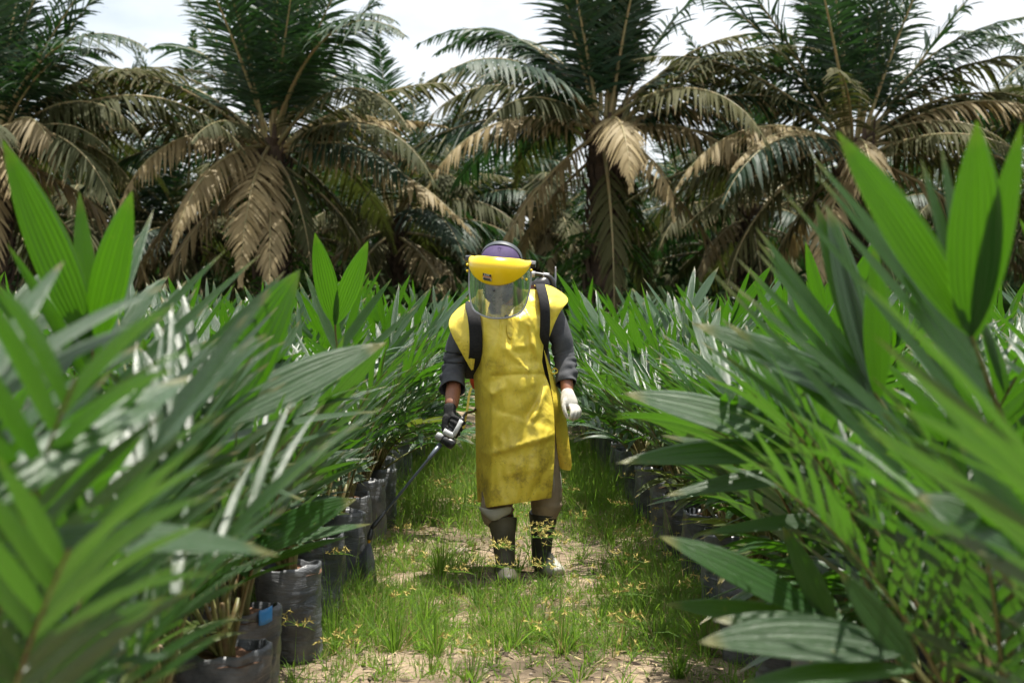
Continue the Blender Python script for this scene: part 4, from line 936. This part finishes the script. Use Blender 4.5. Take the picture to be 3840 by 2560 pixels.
v, f = tube(edge, [.0042]*len(edge), 6, cap=True, up=(.3, .9, .2)); add('rim', v, f, GREYPL, shield)
for (a, z) in ((-1.40, .028), (-1.25, .012), (1.38, .028), (1.08, .010), (.02, -.002)):
    v, f = ellipsoid(ring_pt(a, .148, .178, z, .01), (.0065, .0065, .0065), nu=10, nv=6); sadd('rivet', v, f, YPLAST if abs(a) > .1 else BLACK)
for s_ in (-1, 1):
    c = hp((s_*.146, .010, .040)); ax = HRn @ np.array([s_, 0, 0]); v, f = tube([c - ax*.010, c + ax*.014], [.017, .015], 10, 4, True, disp=lambda t, a: .0015*math.cos(5*a)); sadd('knob', v, f, BLACK, smooth=False)
p = [hp((.095*math.cos(a), .030 + .012*math.sin(a), .030 + .090*math.sin(a)**.85)) for a in np.linspace(.0, math.pi, 20)]
sheet(np.array([[q - HC + HRn @ np.array([0, -.016, 0]), q - HC + HRn @ np.array([0, .016, 0])] for q in p]), 'crown_strap', HAIR, shield, .003, 1)
# sticker on the guard
sn_a = -.20
def sp(u, v): return ring_pt(sn_a + u, .1435, .1735, .028 + v, .01)
def patch(name, u0, u1, v0, v1, mat, lift=0.0, parent=None):
    u0 *= 1.4; u1 *= 1.4; v0 = v0*.95 + .030; v1 = v1*.95 + .030
    g = [[(ring_pt(sn_a+u, .1455+lift, .1755+lift, .028+v, .01)) - HC for u in np.linspace(u0, u1, 6)] for v in (v0, v1)]
    return sheet(np.array(g), name, mat, parent or shield, .0006, 0)
stm = simple('sticker_white', (.75, .72, .66), .5); stk = simple('sticker_black', (.02, .02, .02), .5); sto = simple('sticker_orange', (.75, .22, .04), .5)
stick = patch('sticker', -.10, .10, -.018, .018, stm)
patch('black_band', -.10, .10, .006, .019, stk, .0008, stick); patch('orange_band', -.10, .10, .000, .005, sto, .0008, stick)
bx = -.085
for wdt in (3, 1, 2, 1, 3, 2, 1, 1, 3, 1, 2, 2, 1):
    patch('barcode_bar', bx, bx + .005*wdt*.8, -.015, -.003, stk, .0008, stick); bx += .0055*wdt*.8 + .005
tcv = bpy.data.curves.new('lettering', 'FONT'); tcv.body = 'KDK'; tcv.size = .0135; tcv.align_x = 'CENTER'; tcv.align_y = 'CENTER'; tcv.extrude = .0002; tcv.offset = .0003
tcv.materials.append(stm); tmp = bpy.data.objects.new('tmp', tcv); COL.objects.link(tmp)
tm = bpy.data.meshes.new_from_object(tmp.evaluated_get(bpy.context.evaluated_depsgraph_get())); bpy.data.objects.remove(tmp)
to = bpy.data.objects.new('lettering', tm); COL.objects.link(to); to.parent = stick
c = ring_pt(sn_a, .1475, .1775, .0400 + .030, .01) - HC
nrm_ = unit(ring_pt(sn_a, .16, .19, .04, .01) - ring_pt(sn_a, .14, .17, .04, .01)); upv = unit(HRn @ np.array([0, 0, 1.])); xv = unit(np.cross(upv, nrm_)); upv = np.cross(nrm_, xv)
to.matrix_local = Matrix(((xv[0], upv[0], nrm_[0], c[0]), (xv[1], upv[1], nrm_[1], c[1]), (xv[2], upv[2], nrm_[2], c[2]), (0, 0, 0, 1)))

# knapsack sprayer
spr = tag(empty('knapsack_sprayer', tuple(M(1165, 890, .26))), 'orange knapsack sprayer with black straps carried on the worker\'s back', 'sprayer'); SO = np.array(spr.location)
def kadd(name, V, F, mat, parent=None, **kw): return add(name, np.asarray(V) - SO, F, mat, parent or spr, **kw)
v, f = tube([M(1168, 893, .26), M(1168, 885, .26), M(1170, 850, .26), M(1172, 740, .27), M(1175, 680, .27), M(1176, 668, .27)], [(.15, .08), (.185, .10), (.190, .11), (.175, .11), (.15, .10), (.10, .07)], 28, 22, True, up=(0, 1, 0)); kadd('tank', v, f, ORANGE)
lid = kadd('lid', *tube([M(1244, 700, .22), M(1244, 660, .22), M(1244, 656, .22), M(1244, 644, .22), M(1242, 636, .22)], [(.052, .05), (.052, .05), (.055, .053), (.046, .045), (.022, .022)], 22, 18, True, up=(0, 1, 0)), BLACK)
kadd('frame', *tube([M(1180, 640, .24), M(1205, 629, .22), M(1222, 628, .21), M(1252, 633, .2), M(1266, 640, .2), M(1272, 660, .2), M(1272, 720, .22)], [.010, .010, .010, .010, .012, .013, .013], 10, 36, True, up=(0, 1, 0)), BLACK)
for x in (1222, 1254): kadd('clip', *tube([M(x-7, 628 + (x-1222)*.13, .205), M(x+7, 630 + (x-1222)*.13, .205)], [.0145, .0145], 10, 4, True, up=(0, 1, 0)), GREYPL)
kadd('pump_lever', *tube([M(1276, 612, .24), M(1276, 640, .24), M(1274, 664, .24)], [.003, .0045, .004], 8, 10), GREYPL)
def strap(pts, w_): return ribbon(pts, w_, 'shoulder_strap', WEB, spr, 30, .005, SO)
strap([(1092, 705, .19), (1086, 692, .10), (1083, 702, -.05), (1089, 730, -.12), (1093, 770, -.125), (1092, 815, -.09), (1083, 850, .03), (1082, 870, .16)], .062)
strap([(1238, 668, .19), (1240, 653, .08), (1243, 662, -.06), (1251, 700, -.125), (1252, 750, -.12), (1249, 790, -.07), (1245, 825, .05), (1240, 860, .16)], .048)
kadd('hose', *tube([M(1160, 905, .26), M(1120, 925, .2), M(1098, 932, .14), M(1088, 944, .02), (M(1072, 948, -.08)), M(1066, 955, -.15), M(1063, 962, -.16)], [.0065]*7, 8, 40), BLACK)
kadd('pressure_tube', *tube([M(1240, 880, .2), M(1268, 892, .1), M(1286, 912, .02)], [.007]*3, 8, 12), GREYPL)
# spray lance
ln = tag(empty('spray_lance', tuple(M(1020, 1005, -.19))), 'black spray lance with grey trigger held low in the black glove', 'spray lance'); LO = np.array(ln.location)
def ladd(name, V, F, mat, **kw): return add(name, np.asarray(V) - LO, F, mat, ln, **kw)
ladd('grip', *tube([M(1064, 960, -.165), M(1052, 972, -.175), M(1036, 990, -.185), M(1028, 1000, -.19)], [.012, .014, .016, .017], 14, 14, disp=lambda t, a: .0008*math.sin(t*60)), BLACK)
ladd('trigger', *join([tube([M(1019, 989, -.225), M(1034, 998, -.232), M(1042, 1000, -.23)], [(.013, .006)]*3, 8, 8, up=(0, 1, 0)), tube([M(1041, 1001, -.23), M(1050, 985, -.235), M(1060, 965, -.225)], [(.010, .005)]*3, 8, 8, up=(0, 1, 0))]), WHITEPL)
ladd('valve_housing', *join([tube([M(1030, 998, -.20), M(1044, 1003, -.20)], [.020, .020], 12, 5), tube([M(1028, 996, -.19), M(1022, 1006, -.19), M(1014, 1017, -.19)], [.014, .014, .013], 12, 8)]), BLACK)
ladd('filter_cap', *tube([M(1018, 1008, -.20), M(1028, 1014, -.205), M(1040, 1021, -.21), M(1043, 1023, -.21)], [.012, .022, .024, .014], 14, 12, True), BLACK)
ladd('pressure_knob', *tube([M(1016, 1007, -.19), M(1010, 1003, -.185), M(1003, 999, -.18)], [.014, .019, .016], 12, 8, True, disp=lambda t, a: .0008*math.cos(9*a)), GREYPL)
tipP = P(853, 1214, 6.25); st_ = M(1012, 1020, -.19)
dl = unit(tipP - st_)
ladd('lance_tube', *tube([st_, st_ + dl*.085, st_ + dl*.088, tipP], [.013, .0085, .0062, .0062], 10, None), simple('grey_blue_tube', (.09, .11, .14), .3, .6))
ladd('lance_collar', *tube([tipP - dl*.10, tipP - dl*.06, tipP - dl*.02, tipP], [.0065, .010, .012, .009], 12), BLACK)
nt_ = P(848, 1240, 6.24)
ladd('nozzle', *tube([tipP, tipP*.5+nt_*.5, nt_], [.008, .013, .011], 12, 8), BLACK)
ladd('nozzle_tip', *tube([nt_, nt_ + unit(nt_-tipP)*.014], [.007, .005], 10), simple('yellow_tip', (.75, .38, .02), .4))
# fine spray falling from the nozzle
def m_mist():
    k = NT('spray_mist'); t_ = k.n('ShaderNodeTexCoord').outputs['Object']
    vol = k.n('ShaderNodeVolumePrincipled', {'Color': (.95, .97, 1, 1), 'Density': k.math('MULTIPLY', k.noise(30, 3, .6, t_), 1.6), 'Anisotropy': .3}).outputs[0]
    k.t.links.new(vol, k.out.inputs[1]); return k.m
v, f = tube([nt_ + [0, 0, -.01], nt_ + [-.012, 0, -.08], nt_ + [-.03, -.01, -.19]], [.005, .035, .065], 16, 6, True, up=(0, 1, 0)); tag(add('spray_mist', v, f, m_mist()), 'faint white spray mist falling from the nozzle', 'mist', kind='stuff')
print('objects', len(bpy.data.objects))
